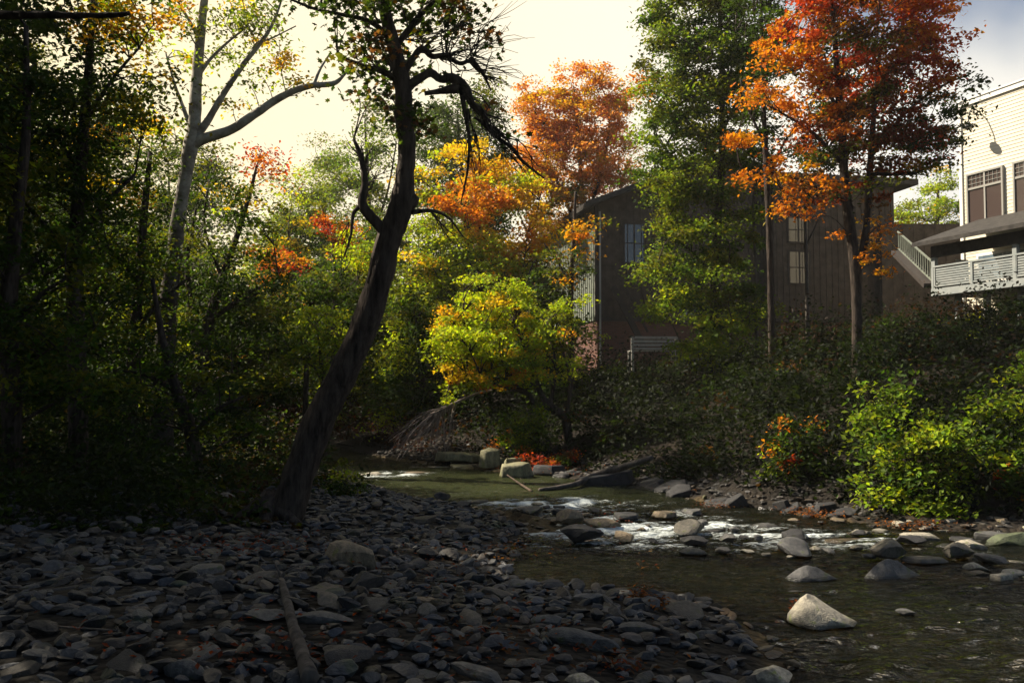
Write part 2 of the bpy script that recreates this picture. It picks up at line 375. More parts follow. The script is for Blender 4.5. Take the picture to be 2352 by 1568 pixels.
def water_tint(x, y):
    r = rif(x, y); m = .03 + .26 * np.exp(-(((x + .4) / 2.6) ** 2 + ((y - 15.5) / 2.4) ** 2)); return np.stack([r + .34 * (r / .3) * splash(x, y), m, r], 1)
def water_z(x, y):
    r = rif(x, y)
    u_ = x * .93 + y * .36; v_ = -x * .36 + y * .93
    sp_ = rif(x, y) / .3
    return sp_ * .05 * splash(x, y) + .060 * fbm(u_ * 2.6, v_ * 6.5, 50, 3) * (.35 + .65 * np.exp(-((x - 3.5) / 2.5) ** 2 - ((y - 5.5) / 2.5) ** 2)) 
wx_ = axis([(-60, -8, 1.5), (-8, -4, .3), (-4, 0, .07), (0, 6, .035), (6, 9, .07), (9, 60, 1.5)])
wy_ = axis([(-30, 4, 1.0), (4, 13.6, .035), (13.6, 20, .07), (20, 34, .3), (34, 50, 1.0)])
props(grid_obj("water", wx_, wy_, water_z, water_material(), water_tint), kind="structure")

# ------------------------------------------------------------------ stones
def rock_mesh(seed, flat=.5, cuts=9, sub=3, rough=.05):
    import bmesh
    bm = bmesh.new(); bmesh.ops.create_icosphere(bm, subdivisions=sub, radius=1)
    V = np.array([v.co[:] for v in bm.verts]); r = np.random.default_rng(seed)
    V[:, 2] *= flat; V[:, 1] *= r.uniform(.6, .85)
    for k in range(cuts):
        d = r.normal(size=3); d[2] *= 1.1; d /= np.linalg.norm(d)
        h = (V @ d).max() * r.uniform(.55, .86)
        over = (V @ d - h).clip(0, None); V -= over[:, None] * d[None] * .99
    nz = np.stack([fbm(V[:, 0] * 2.2 + V[:, 2] * 1.7 + k * 7, V[:, 1] * 2.2 - V[:, 2] * 1.3, seed + k, 3) for k in range(3)], 1)
    V += nz * rough * 1.6
    fs = [[v.index for v in f.verts] for f in bm.faces]; bm.free()
    V[:, 2] -= V[:, 2].min(); V[:, 0] /= np.abs(V[:, 0]).max()
    return V, np.array(fs)
def rock_me(name, seed, **k):
    V, fs = rock_mesh(seed, **k)
    me = mesh_np(name, V, np.full(len(fs), 3), fs.ravel(), M_ROCK, True)
    me.set_sharp_from_angle(angle=math.radians(24)); return me
ROCKS_FLAT = [rock_me("flat_stone", 100 + i, flat=.26, cuts=14, rough=.035) for i in range(6)]
ROCKS_ROUND = [rock_me("round_stone", 200 + i, flat=.42, cuts=10, rough=.045) for i in range(6)]
def hull_me(name, pts, seed, bev=.05, noise=.03):
    import bmesh
    bm = bmesh.new()
    for p in pts: bm.verts.new(p)
    g = bmesh.ops.convex_hull(bm, input=bm.verts); bmesh.ops.delete(bm, geom=[e for e in g['geom_interior'] if isinstance(e, bmesh.types.BMVert)], context='VERTS')
    bmesh.ops.dissolve_limit(bm, angle_limit=.2, verts=bm.verts, edges=bm.edges)
    bmesh.ops.bevel(bm, geom=list(bm.edges), offset=bev, segments=2, affect='EDGES', profile=.5)
    bmesh.ops.triangulate(bm, faces=bm.faces); bmesh.ops.subdivide_edges(bm, edges=[e for e in bm.edges if e.calc_length() > .18], cuts=2, use_grid_fill=True)
    bmesh.ops.triangulate(bm, faces=bm.faces); bm.verts.index_update()
    V = np.array([v.co[:] for v in bm.verts]); fs = np.array([[v.index for v in f.verts] for f in bm.faces]); bm.free()
    for k in range(3): V[:, k] += noise * fbm(V[:, (k + 1) % 3] * 3 + 5 * k, V[:, (k + 2) % 3] * 3 + V[:, k], seed + k, 4)
    V[:, 2] -= V[:, 2].min()
    me = mesh_np(name, V, np.full(len(fs), 3), fs.ravel(), M_ROCK, True); me.set_sharp_from_angle(angle=math.radians(32)); return me
def slab_me(i, h0=.16, h1=.34):
    r = random.Random(500 + i); k = r.randint(5, 7); h = r.uniform(h0, h1); pts = []
    for j in range(k):
        a = 6.283 * (j + r.uniform(-.25, .25)) / k; q = r.uniform(.8, 1.1); b = r.uniform(.6, .8)
        pts.append((math.cos(a) * q, math.sin(a) * q * b, r.uniform(0, .05))); f = r.uniform(.72, .98)
        pts.append((math.cos(a) * q * f, math.sin(a) * q * b * f, h * r.uniform(.75, 1.15)))
    return hull_me("slab_stone", pts, 500 + i, .045, .05)
ROCKS_SLAB = [slab_me(i) for i in range(10)]
THICK_SLAB = [slab_me(20 + i, .5, .9) for i in range(6)]
POINTED = hull_me("pointed_stone", [(-1, 0, 0), (-.95, .3, .3), (-.45, .2, .98), (-.25, .3, .95), (.1, .1, .62), (.7, .2, .3), (1.0, .1, .05), (.75, -.35, 0), (.15, -.5, .28), (-.35, -.6, 0), (-.75, -.3, .35), (.4, .7, 0), (-.6, .8, 0), (-.3, -.35, .6)], 77, .07, .07)
WEDGE = hull_me("wedge_stone", [(-1, 0, 0), (-.5, .1, .28), (-.1, .1, .42), (.3, .15, .36), (1.1, .1, 0), (.2, -.3, .0), (-.6, -.35, 0), (-.2, .7, 0), (.5, .7, 0), (-.1, -.2, .2)], 78, .05, .05)
ROCKS_BLOCK = [rock_me("blocky_stone", 300 + i, flat=.80, cuts=16, rough=.035) for i in range(6)]
def stone(me, x, y, hw, name, label, group=None, cat="stone", z=None, rz=None, sz=1.0, sy=1.0, tilt=(0, 0), tone=(1, 1, 1), sink=.25):
    o = bpy.data.objects.new(name, me); COL.objects.link(o)
    zz = Hf(x, y) if z is None else z
    o.location = (x, y, zz - hw * sz * sink * .6)
    o.rotation_euler = (tilt[0], tilt[1], R.uniform(-.5, .5) if rz is None else rz)
    o.scale = (hw, hw * sy, hw * sz); o.color = (*tone, 1)
    return props(o, label, cat, group)
def stone_px(u, v, wpx, me, name, label, group=None, **k):
    """stone whose foot is seen at (u, v) and which looks wpx wide"""
    p = G(u, v, k.pop('zp', None)); hw = wpx / 2 / F * p[1]
    if 'z' not in k and p[2] < -.02: k['z'] = max(p[2], -.10)
    return stone(me, p[0], p[1] + hw * .3, hw, name, label, group, **k)
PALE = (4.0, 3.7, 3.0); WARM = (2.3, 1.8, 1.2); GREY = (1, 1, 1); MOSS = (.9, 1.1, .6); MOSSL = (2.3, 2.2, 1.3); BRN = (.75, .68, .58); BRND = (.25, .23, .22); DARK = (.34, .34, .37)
RF, RR, RBK = ROCKS_FLAT + ROCKS_SLAB[:4], ROCKS_ROUND, THICK_SLAB

# named boulders: u, v(foot), width px, mesh, tone, label, extra
BO = [
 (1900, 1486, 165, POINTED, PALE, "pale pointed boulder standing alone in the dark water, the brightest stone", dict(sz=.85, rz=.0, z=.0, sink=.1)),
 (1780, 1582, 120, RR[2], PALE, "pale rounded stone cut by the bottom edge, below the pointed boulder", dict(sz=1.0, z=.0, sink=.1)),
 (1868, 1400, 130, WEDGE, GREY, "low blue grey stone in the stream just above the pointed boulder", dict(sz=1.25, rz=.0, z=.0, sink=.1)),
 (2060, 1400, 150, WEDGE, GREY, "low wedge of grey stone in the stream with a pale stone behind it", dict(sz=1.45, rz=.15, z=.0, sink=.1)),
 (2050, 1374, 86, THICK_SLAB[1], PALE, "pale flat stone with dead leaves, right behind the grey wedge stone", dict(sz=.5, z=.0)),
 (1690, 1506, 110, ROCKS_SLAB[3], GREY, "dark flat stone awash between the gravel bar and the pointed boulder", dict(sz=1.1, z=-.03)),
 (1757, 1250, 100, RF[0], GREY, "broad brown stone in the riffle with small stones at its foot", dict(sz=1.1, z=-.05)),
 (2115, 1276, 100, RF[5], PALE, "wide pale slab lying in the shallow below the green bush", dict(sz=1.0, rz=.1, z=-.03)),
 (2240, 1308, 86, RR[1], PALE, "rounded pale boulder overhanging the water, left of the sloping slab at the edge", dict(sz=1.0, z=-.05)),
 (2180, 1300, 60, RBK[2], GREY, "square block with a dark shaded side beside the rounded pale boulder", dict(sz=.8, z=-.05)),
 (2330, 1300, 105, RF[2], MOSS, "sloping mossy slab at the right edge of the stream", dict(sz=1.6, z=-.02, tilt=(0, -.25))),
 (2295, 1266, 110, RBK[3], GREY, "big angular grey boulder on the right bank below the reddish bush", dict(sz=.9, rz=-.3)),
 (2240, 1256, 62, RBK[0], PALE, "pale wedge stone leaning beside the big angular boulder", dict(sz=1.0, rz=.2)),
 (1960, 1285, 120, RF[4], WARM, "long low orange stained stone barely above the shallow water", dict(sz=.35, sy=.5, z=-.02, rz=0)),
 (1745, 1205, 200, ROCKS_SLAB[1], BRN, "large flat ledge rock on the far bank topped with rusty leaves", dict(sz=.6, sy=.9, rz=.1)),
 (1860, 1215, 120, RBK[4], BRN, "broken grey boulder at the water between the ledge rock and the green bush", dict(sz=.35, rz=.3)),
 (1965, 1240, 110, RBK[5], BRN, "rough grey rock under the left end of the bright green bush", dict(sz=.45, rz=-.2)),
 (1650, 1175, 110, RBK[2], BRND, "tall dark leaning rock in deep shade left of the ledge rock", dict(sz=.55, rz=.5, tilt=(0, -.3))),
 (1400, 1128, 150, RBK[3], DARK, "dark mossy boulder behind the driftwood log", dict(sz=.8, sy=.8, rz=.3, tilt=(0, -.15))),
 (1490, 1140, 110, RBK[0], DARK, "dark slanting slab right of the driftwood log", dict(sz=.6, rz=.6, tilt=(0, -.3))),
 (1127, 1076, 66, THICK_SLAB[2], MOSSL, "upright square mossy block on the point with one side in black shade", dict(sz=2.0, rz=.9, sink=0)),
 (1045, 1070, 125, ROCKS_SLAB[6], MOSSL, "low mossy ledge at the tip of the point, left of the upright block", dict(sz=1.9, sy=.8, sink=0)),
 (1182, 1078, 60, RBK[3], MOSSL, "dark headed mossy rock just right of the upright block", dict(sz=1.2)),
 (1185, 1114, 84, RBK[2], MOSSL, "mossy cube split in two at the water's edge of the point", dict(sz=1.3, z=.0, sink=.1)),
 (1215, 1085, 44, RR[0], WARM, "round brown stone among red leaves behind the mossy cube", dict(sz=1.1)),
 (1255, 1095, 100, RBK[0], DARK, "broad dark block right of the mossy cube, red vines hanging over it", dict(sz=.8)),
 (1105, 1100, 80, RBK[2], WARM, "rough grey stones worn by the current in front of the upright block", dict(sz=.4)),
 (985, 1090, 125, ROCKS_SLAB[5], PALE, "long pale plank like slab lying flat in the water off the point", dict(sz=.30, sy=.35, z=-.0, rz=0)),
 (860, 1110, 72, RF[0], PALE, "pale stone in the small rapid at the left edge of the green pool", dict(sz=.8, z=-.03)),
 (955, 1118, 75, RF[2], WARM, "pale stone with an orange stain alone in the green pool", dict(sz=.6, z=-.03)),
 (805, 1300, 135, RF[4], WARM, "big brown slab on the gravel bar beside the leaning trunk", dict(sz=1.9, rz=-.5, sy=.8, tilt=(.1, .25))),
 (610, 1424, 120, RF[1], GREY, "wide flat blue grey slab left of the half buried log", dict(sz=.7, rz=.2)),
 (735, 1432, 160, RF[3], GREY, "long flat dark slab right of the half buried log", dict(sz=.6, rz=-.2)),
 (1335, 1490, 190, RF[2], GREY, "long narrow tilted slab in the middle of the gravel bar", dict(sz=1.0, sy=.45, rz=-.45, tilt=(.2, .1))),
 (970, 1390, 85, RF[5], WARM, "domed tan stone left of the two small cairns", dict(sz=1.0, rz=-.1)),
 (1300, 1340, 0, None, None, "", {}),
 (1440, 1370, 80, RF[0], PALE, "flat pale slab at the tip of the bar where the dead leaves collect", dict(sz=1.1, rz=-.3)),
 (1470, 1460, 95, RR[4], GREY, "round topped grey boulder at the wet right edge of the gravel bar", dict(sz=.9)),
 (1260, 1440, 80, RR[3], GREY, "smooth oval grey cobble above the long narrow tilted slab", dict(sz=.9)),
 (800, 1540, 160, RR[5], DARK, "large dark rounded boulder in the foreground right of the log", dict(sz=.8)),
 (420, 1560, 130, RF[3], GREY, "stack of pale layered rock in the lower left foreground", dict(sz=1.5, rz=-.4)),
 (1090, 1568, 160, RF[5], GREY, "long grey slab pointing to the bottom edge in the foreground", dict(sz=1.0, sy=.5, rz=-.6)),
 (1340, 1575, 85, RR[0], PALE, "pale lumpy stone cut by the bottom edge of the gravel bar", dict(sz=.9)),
]
taken = []
for (u, v, wp, me, tone, lab, kw) in BO:
    if me is None: continue
    o = stone_px(u, v, wp, me, "boulder", lab, tone=tone, cat="boulder", **kw)
    taken.append((o.location.x, o.location.y, o.scale.x))

# counted cobbles, then the rest as one mass
def free(x, y, r, tk, k=.75):
    return all((x - a) ** 2 + (y - b) ** 2 > ((r + c) * k) ** 2 for a, b, c in tk)
n_ind = 0
def side(x, y):
    dr, sr = seg_dist(np.array([x]), np.array([y]), RB); dl, sl_ = seg_dist(np.array([x]), np.array([y]), LB)
    return dr[0], sr[0], dl[0], sl_[0]
tries = 0
while n_ind < 165 and tries < 9000:                    # cobbles of the gravel bar
    tries += 1
    y = R.uniform(4.6, 12.5) if R.random() < .7 else R.uniform(4.6, 7.5); x = R.uniform(-.62 * y, 1.6)
    if R.random() > .9 * math.exp(-max(0, -x - 1.5) / 3.5): continue
    dr, sr, dl, sl_ = side(x, y)
    if not (sl_ > 0 and dl < 5.2): continue
    hw = R.choice([.07, .08, .10, .12, .14, .16, .2, .24] if y < 7.6 else [.07, .08, .09, .10, .12, .14, .16, .2]) * R.uniform(.85, 1.1)
    if not free(x, y, hw, taken): continue
    me = R.choice(RF + RR + ROCKS_SLAB + ROCKS_SLAB + ROCKS_SLAB)
    g = R.uniform(.25, 1.15); t = R.choice([(.95, 1, 1.08), (1, 1, 1), (1.15, 1.0, .82), (.88, .96, 1.12)])
    stone(me, x, y, hw, "cobble", "grey cobble lying on the shaded gravel bar", "cobbles of the shaded gravel bar", sz=R.uniform(.8, 1.3),
          tone=tuple(g * c for c in t), tilt=(R.uniform(-.2, .25), R.uniform(-.25, .25)), rz=R.uniform(-3.1, 3.1), sy=R.uniform(.75, 1))
    taken.append((x, y, hw)); n_ind += 1
n = 0; tries = 0
while n < 60 and tries < 9000:                         # stones standing in the riffle
    tries += 1
    x = R.uniform(-1.2, 5.0); y = R.uniform(8.0, 13.5)
    dr, sr, dl, sl_ = side(x, y)
    if not (sr > 0 and sl_ < 0): continue
    if abs((x - 1.2) * .35 + (y - 11)) > 1.7: continue
    hw = R.choice([.07, .09, .11, .14, .18, .24]) * R.uniform(.8, 1.2)
    if not free(x, y, hw, taken): continue
    stone(R.choice(RF + RR + ROCKS_SLAB), x, y, hw, "riffle_stone", "wet brown stone breaking the surface of the riffle", "wet stones in the riffle", z=.015, sink=.1,
          tone=R.choice([GREY, WARM, DARK, (1.2, 1.1, .9)]), sz=R.uniform(.8, 1.1), rz=R.uniform(-3, 3))
    taken.append((x, y, hw)); n += 1
n = 0; tries = 0
while n < 42 and tries < 6000:                         # pale stones along the right edge
    tries += 1
    y = R.uniform(7.4, 11.0); x = R.uniform(.36 * y, .60 * y)
    dr, sr, dl, sl_ = side(x, y)
    if not (dr < 1.3 or (x > .48 * y and y > 7.6 and y < 9 and R.random() < .5)): continue
    hw = R.choice([.06, .08, .10, .13, .16]) * R.uniform(.8, 1.2)
    if not free(x, y, hw, taken): continue
    stone(R.choice(ROCKS_SLAB + RF + [RBK[0], RBK[1]]), x, y, hw, "bank_stone", "pale sunlit stone along the right edge of the stream", "pale stones along the right bank",
          z=max(Hf(x, y), -.005), tone=R.choice([PALE, PALE, WARM, GREY, BRN]), sz=R.uniform(.7, 1.0), rz=R.uniform(-3, 3))
    taken.append((x, y, hw)); n += 1
for (u, v, wp) in [(1972, 1262, 32), (1720, 1335, 34), (1900, 1298, 18), (2000, 1300, 32), (1875, 1325, 30), (1820, 1350, 30), (2085, 1490, 44), (1540, 1395, 62), (2250, 1380, 60), (2330, 1390, 70)]:
    stone_px(u, v, wp, R.choice(RF + RR), "small_stone", "small pale stone sitting alone in the open water", "lone stones in the open water", z=.0, sink=.1, tone=PALE if wp != 44 else GREY, sz=1.0)
for (u, v, wpx_, sz_) in [(1010, 1076, 90, 1.2), (1075, 1080, 100, 1.0), (1060, 1058, 80, 1.6), (1150, 1092, 80, 1.2), (1085, 1100, 90, .8), (1230, 1108, 80, 1.3), (1160, 1064, 60, 1.6)]:
    stone_px(u, v, wpx_, R.choice(ROCKS_SLAB), "ledge_stone", "flat mossy ledge stone layered round the upright block on the point", "layered ledge stones of the point", tone=MOSSL, sz=sz_, cat="stone", tilt=(R.uniform(-.1, .15), R.uniform(-.2, .2)))
for i in range(22):                                    # blocks at the far bank's foot, toned dark in place of its shade
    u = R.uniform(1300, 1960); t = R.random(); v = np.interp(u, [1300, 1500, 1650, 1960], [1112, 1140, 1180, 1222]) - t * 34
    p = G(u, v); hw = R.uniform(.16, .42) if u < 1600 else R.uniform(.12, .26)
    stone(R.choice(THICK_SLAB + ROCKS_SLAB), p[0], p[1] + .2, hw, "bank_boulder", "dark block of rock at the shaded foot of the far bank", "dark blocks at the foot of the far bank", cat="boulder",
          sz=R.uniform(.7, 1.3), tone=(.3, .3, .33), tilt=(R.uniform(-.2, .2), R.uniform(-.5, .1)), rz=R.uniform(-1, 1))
# two little cairns of stacked pebbles
for (cu, cv, k0, side_word) in [(1003, 1398, 6, "left"), (1056, 1402, 7, "right")]:
    p = G(cu, cv); z = p[2] + .03
    for k in range(k0):
        hw = .055 - .005 * k
        stone(R.choice(RF), p[0] + R.uniform(-.008, .008), p[1], hw, "cairn_stone",
              "flat pebble in the %s of the two small cairns on the bar" % side_word, "pebbles of the %s cairn" % side_word, z=z + hw * .1, sz=1.2, tone=WARM, cat="pebble")
        z += hw * .52

def rock_mass(name, n, region, hwr, seed, tone, tk, label=None, zfix=None):
    r = np.random.default_rng(seed); protos = [rock_mesh(seed + i, flat=[.25, .35, .5, .3][i % 4], cuts=14, sub=2, rough=.03) for i in range(8)]
    Vs = []; Fs = []; Cs = []; off = 0; m = 0
    T = np.array(tk) if len(tk) else np.zeros((0, 3))
    X, Y = region(r, n * 3); dr, sr = seg_dist(X, Y, RB); dl, sl_ = seg_dist(X, Y, LB); Z = H(X, Y)
    for x, y, z in zip(X, Y, Z):
        if m >= n: break
        hw = r.uniform(*hwr)
        if len(T) and ((x - T[:, 0]) ** 2 + (y - T[:, 1]) ** 2 < (T[:, 2] * .7) ** 2).any(): continue
        V, fs = protos[r.integers(8)]
        a = r.uniform(0, 6.28); c, s_ = math.cos(a), math.sin(a)
        W = V * np.array([hw, hw * r.uniform(.7, 1), hw * r.uniform(.8, 1.3)])
        W[:, 2] += W[:, 0] * r.uniform(-.25, .25)
        W = np.stack([W[:, 0] * c - W[:, 1] * s_, W[:, 0] * s_ + W[:, 1] * c, W[:, 2]], 1) + np.array([x, y, z - hw * .12])
        Vs.append(W); Fs.append(fs + off); off += len(W); m += 1
        Cs.append(np.tile(np.array(tone) * r.uniform(.4, 1.7) * np.array([(1, 1, 1), (1.25, 1.02, .8), (1, 1, 1), (.9, .98, 1.12)][r.integers(4)]), (len(W), 1)))
    V = np.concatenate(Vs); Fc = np.concatenate(Fs)
    me = mesh_np(name, V, np.full(len(Fc), 3), Fc.ravel(), M_ROCKM, True, col=np.concatenate(Cs)); me.set_sharp_from_angle(angle=math.radians(30))
    o = bpy.data.objects.new(name, me); COL.objects.link(o); props(o, label, kind="stuff"); return o
M_ROCKM = M_ROCK.copy(); M_ROCKM.name = "gravel_stone"
_n = M_ROCKM.node_tree
_mix = _n.nodes["Principled BSDF"].inputs["Base Color"].links[0].from_node.inputs[6].links[0].from_node
_at = [q for q in _n.nodes if q.type == 'ATTRIBUTE'][0]
_n.links.new(_at.outputs["Color"], _mix.inputs[7])
def reg_bar(r, n):
    y = r.uniform(3.6, 15, n * 3); x = r.uniform(-7.5, 1.7, n * 3)
    dl, s = seg_dist(x, y, LB); k = (s > 0) & (dl < 6.0) & (x > -.7 * y); return x[k][:n], y[k][:n]
def reg_in(r, n):
    y = r.uniform(4, 20, n * 4); x = r.uniform(-4, 8, n * 4)
    dl, s = seg_dist(x, y, LB); dr, s2 = seg_dist(x, y, RB); k = (s < 0) & (s2 > 0) & (x < .62 * y); return x[k][:n], y[k][:n]
def reg_rb(r, n):
    y = r.uniform(7, 22, n * 6); x = r.uniform(-4, 9, n * 6)
    dr, s2 = seg_dist(x, y, RB); k = (s2 < 0) & (dr < 1.1) & (x < .62 * y); return x[k][:n], y[k][:n]
rock_mass("gravel", 6500, reg_bar, (.03, .10), 900, (.40, .42, .46), taken, "grey river gravel filling the gaps between the cobbles of the bar")
rock_mass("creek_bed_gravel", 1300, reg_in, (.04, .10), 930, (1.1, .85, .5), taken, "brown stones of the creek bed seen through the shallow water")
rock_mass("bank_gravel", 900, reg_rb, (.03, .10), 960, (.33, .30, .27), taken, "loose stones along the foot of the far bank")

# ------------------------------------------------------------------ foliage
LEAF4 = np.array([(0, -1, 0), (.55, -.05, .12), (0, 1, -.1), (-.55, -.05, .12)])
LEAFM = np.array([(0, -.9, 0), (.3, -.45, .05), (.85, -.35, .0), (.55, .0, .08), (.8, .5, -.05), (.28, .38, .06), (0, 1, -.1),
                  (-.28, .38, .06), (-.8, .5, -.05), (-.55, .0, .08), (-.85, -.35, .0), (-.3, -.45, .05)])
def leaf_mesh(name, C, size, cols, tmpl=LEAF4, droop=.0, up=.6):
    """C: leaf centres; size: half length; cols: colour per leaf"""
    n = len(C); k = len(tmpl)
    nrm = rng.normal(size=(n, 3)); nrm /= np.linalg.norm(nrm, axis=1)[:, None]
    nrm[:, 2] = np.abs(nrm[:, 2]) * .6 + up; nrm /= np.linalg.norm(nrm, axis=1)[:, None]
    t = rng.normal(size=(n, 3)); t[:, 2] -= droop
    t -= (t * nrm).sum(1)[:, None] * nrm; t /= np.linalg.norm(t, axis=1)[:, None] + 1e-9
    b = np.cross(nrm, t)
    s = size * rng.uniform(.65, 1.25, n)
    V = C[:, None, :] + (b[:, None, :] * tmpl[None, :, :1] + t[:, None, :] * tmpl[None, :, 1:2] + nrm[:, None, :] * tmpl[None, :, 2:3]) * s[:, None, None]
    return mesh_np(name, V.reshape(-1, 3), np.full(n, k), np.arange(n * k), M_LEAF, False, col=np.repeat(cols, k, 0))

DG = (.030, .055, .012); GR = (.055, .10, .016); OL = (.11, .13, .016); LG = (.16, .23, .025); YG = (.33, .41, .022)
YE = (.60, .42, .022); GO = (.48, .25, .015); OR = (.50, .18, .02); RD = (.34, .045, .018); PK = (.62, .27, .09); BR = (.12, .06, .025)
def pick_cols(centres, pal, seed):
    """clump colours: neighbouring clumps look alike"""
    ws = np.array([w for _, w in pal], float); cs = np.array([c for c, _ in pal]); cum = np.cumsum(ws / ws.sum())
    q = .5 + .9 * fbm(centres[:, 0] * .55 + centres[:, 1] * .2 + seed, centres[:, 2] * .55 + seed, seed % 97, 2) + rng.normal(0, .12, len(centres))
    q = np.argsort(np.argsort(q)) / max(1, len(q))
    i = np.searchsorted(cum, q).clip(0, len(cs) - 1); return cs[i]

DM = 3.2
def crown_points(lobes, leaf, dens, clump_r, pal, seed, flat=.45, shell=.35):
    """lobes: (centre xyz, radii xyz, density factor, palette or None) -> leaf centres, colours, clump centres"""
    Cs = []; Ks = []; Q = []
    for (c, r, df, lp) in lobes:
        area = math.pi * r[0] * r[2]
        nleaf = int(DM * dens * df * area * (.05 / leaf) ** 2 * 1.0)
        ncl = max(4, int(area * 1.3 * df * (.6 / clump_r) ** 2 * 3.2) + 3)
        d = rng.normal(size=(ncl, 3)); d /= np.linalg.norm(d, axis=1)[:, None]
        rad = rng.uniform(shell, 1.0, ncl) ** .6
        cc = np.asarray(c) + d * rad[:, None] * (np.asarray(r) - clump_r * .12).clip(.05, None)
        cc += rng.normal(0, clump_r * .25, cc.shape)
        ccol = pick_cols(cc, lp or pal, seed)
        per = max(3, nleaf // ncl)
        which = rng.integers(0, ncl, per * ncl)
        rs = clump_r * rng.uniform(.55, 1.25, ncl)
        off = rng.normal(size=(per * ncl, 3)) * .52; off[:, 2] *= flat
        off[:, 2] -= .35 * flat * (off[:, 0] ** 2 + off[:, 1] ** 2)
        L = cc[which] + off * rs[which][:, None]
        col = ccol[which] * rng.uniform(.65, 1.4, (len(L), 1)) * (1 + rng.normal(0, .10, (len(L), 3)))
        Cs.append(L); Ks.append(col.clip(.004, .8)); Q.append(cc)
    return np.concatenate(Cs), np.concatenate(Ks), np.concatenate(Q)

def px_lobe(u, v, ru, rv, Y, ry=None, df=1.0, pal=None):
    c = P(u, v, Y); s = Y / F
    return (c, (ru * s, ry if ry else (ru + rv) * .5 * s, rv * s), df, pal)

def px_path(pts, Y, n=None):
    """[(u, v, width px, extra depth)] -> points and radii"""
    q = []
    for p in pts:
        dY = p[3] if len(p) > 3 else 0
        w = P(p[0], p[1], Y + dY); q.append((*w, p[2] / 2 / F * (Y + dY)))
    q = np.array(q); s = spline(q, n or max(6, len(q) * 4)); return s[:, :3], s[:, 3].clip(.004, None)

def to_ground(pts, rad, flare=1.35):
    b = pts[0]; g = Hf(b[0], b[1])
    if b[2] > g:
        d = pts[0] - pts[min(3, len(pts) - 1)]; d[2] = min(d[2], -.2); d[:2] *= min(1, .6 * (b[2] - g) / (np.linalg.norm(d[:2]) + 1e-6) * .5)
        k = max(2, int((b[2] - g) / .4)); ex = []
        for i in range(k, 0, -1):
            f = i / k; ex.append(b + np.array([d[0] * f * .5, d[1] * f * .5, (g - .15 - b[2]) * f]))
        pts = np.vstack([ex, pts]); rad = np.concatenate([rad[0] * (1 + (flare - 1) * np.linspace(1, 0, k)), rad])
    return pts, rad

def tree(name, label, Y, trunk, limbs=(), lobes=(), pal=None, leaf=.05, dens=420, clump=.6, bark=None, group=None, cat="tree", seed=1,
         tmpl=LEAF4, twigs=True, ground=True, flat=.45, up=.6, extra=None, tw=.014, shell=.35, seg=10, grow=1.0):
    bark = bark or M_BARK
    mb = MB(); skel = []
    pts, rad = px_path(trunk, Y)
    if ground: pts, rad = to_ground(pts, rad, 1.15)
    base = pts[0].copy(); base[2] = Hf(base[0], base[1]) if ground else base[2]
    mb.tube(pts, rad, seg, .07); skel.append(pts)
    for lm in limbs:
        p2, r2 = px_path(lm, Y); mb.tube(p2, r2, max(5, seg - 3), .06); skel.append(p2)
    SK = np.concatenate(skel)
    lobes = [(l[0], l[1], l[2] * grow, l[3] * grow, *l[4:]) for l in lobes]
    lob = [px_lobe(*l[:4], Y + (l[4] if len(l) > 4 else 0), *(l[5:] if len(l) > 5 else ())) for l in lobes]
    root = empty(name, base, label=label, cat=cat, group=group)
    if lob:
        C, K, Q = crown_points(lob, leaf, dens, clump, pal, seed, flat, shell)
        if twigs:
            sel = Q if len(Q) < 220 else Q[rng.permutation(len(Q))[:220]]
            for q in sel:
                d = np.linalg.norm((SK - q) * np.array([1, 1, .8]), axis=1) + np.where(SK[:, 2] > q[2] - .2, 1.2, 0)
                a = SK[np.argmin(d)]; L = np.linalg.norm(q - a)
                if L < .15: continue
                mid = (a + q) / 2 + rng.normal(0, .07 * L, 3) + np.array([0, 0, .10 * L])
                pp = spline([a, mid, q], 6); mb.tube(pp, np.linspace(tw * (1 + L * .5), .004, 6), 4, cap=False)
                if L > .8:
                    SK = np.vstack([SK, pp[2:]])
        me = leaf_mesh("crown", C - base[None], leaf, K, tmpl, up=up)
        o = bpy.data.objects.new("crown", me); COL.objects.link(o); o.parent = root
    if extra: extra(mb, SK)
    t = mb.build("trunk", bark, root, True, loc=base)
    return root

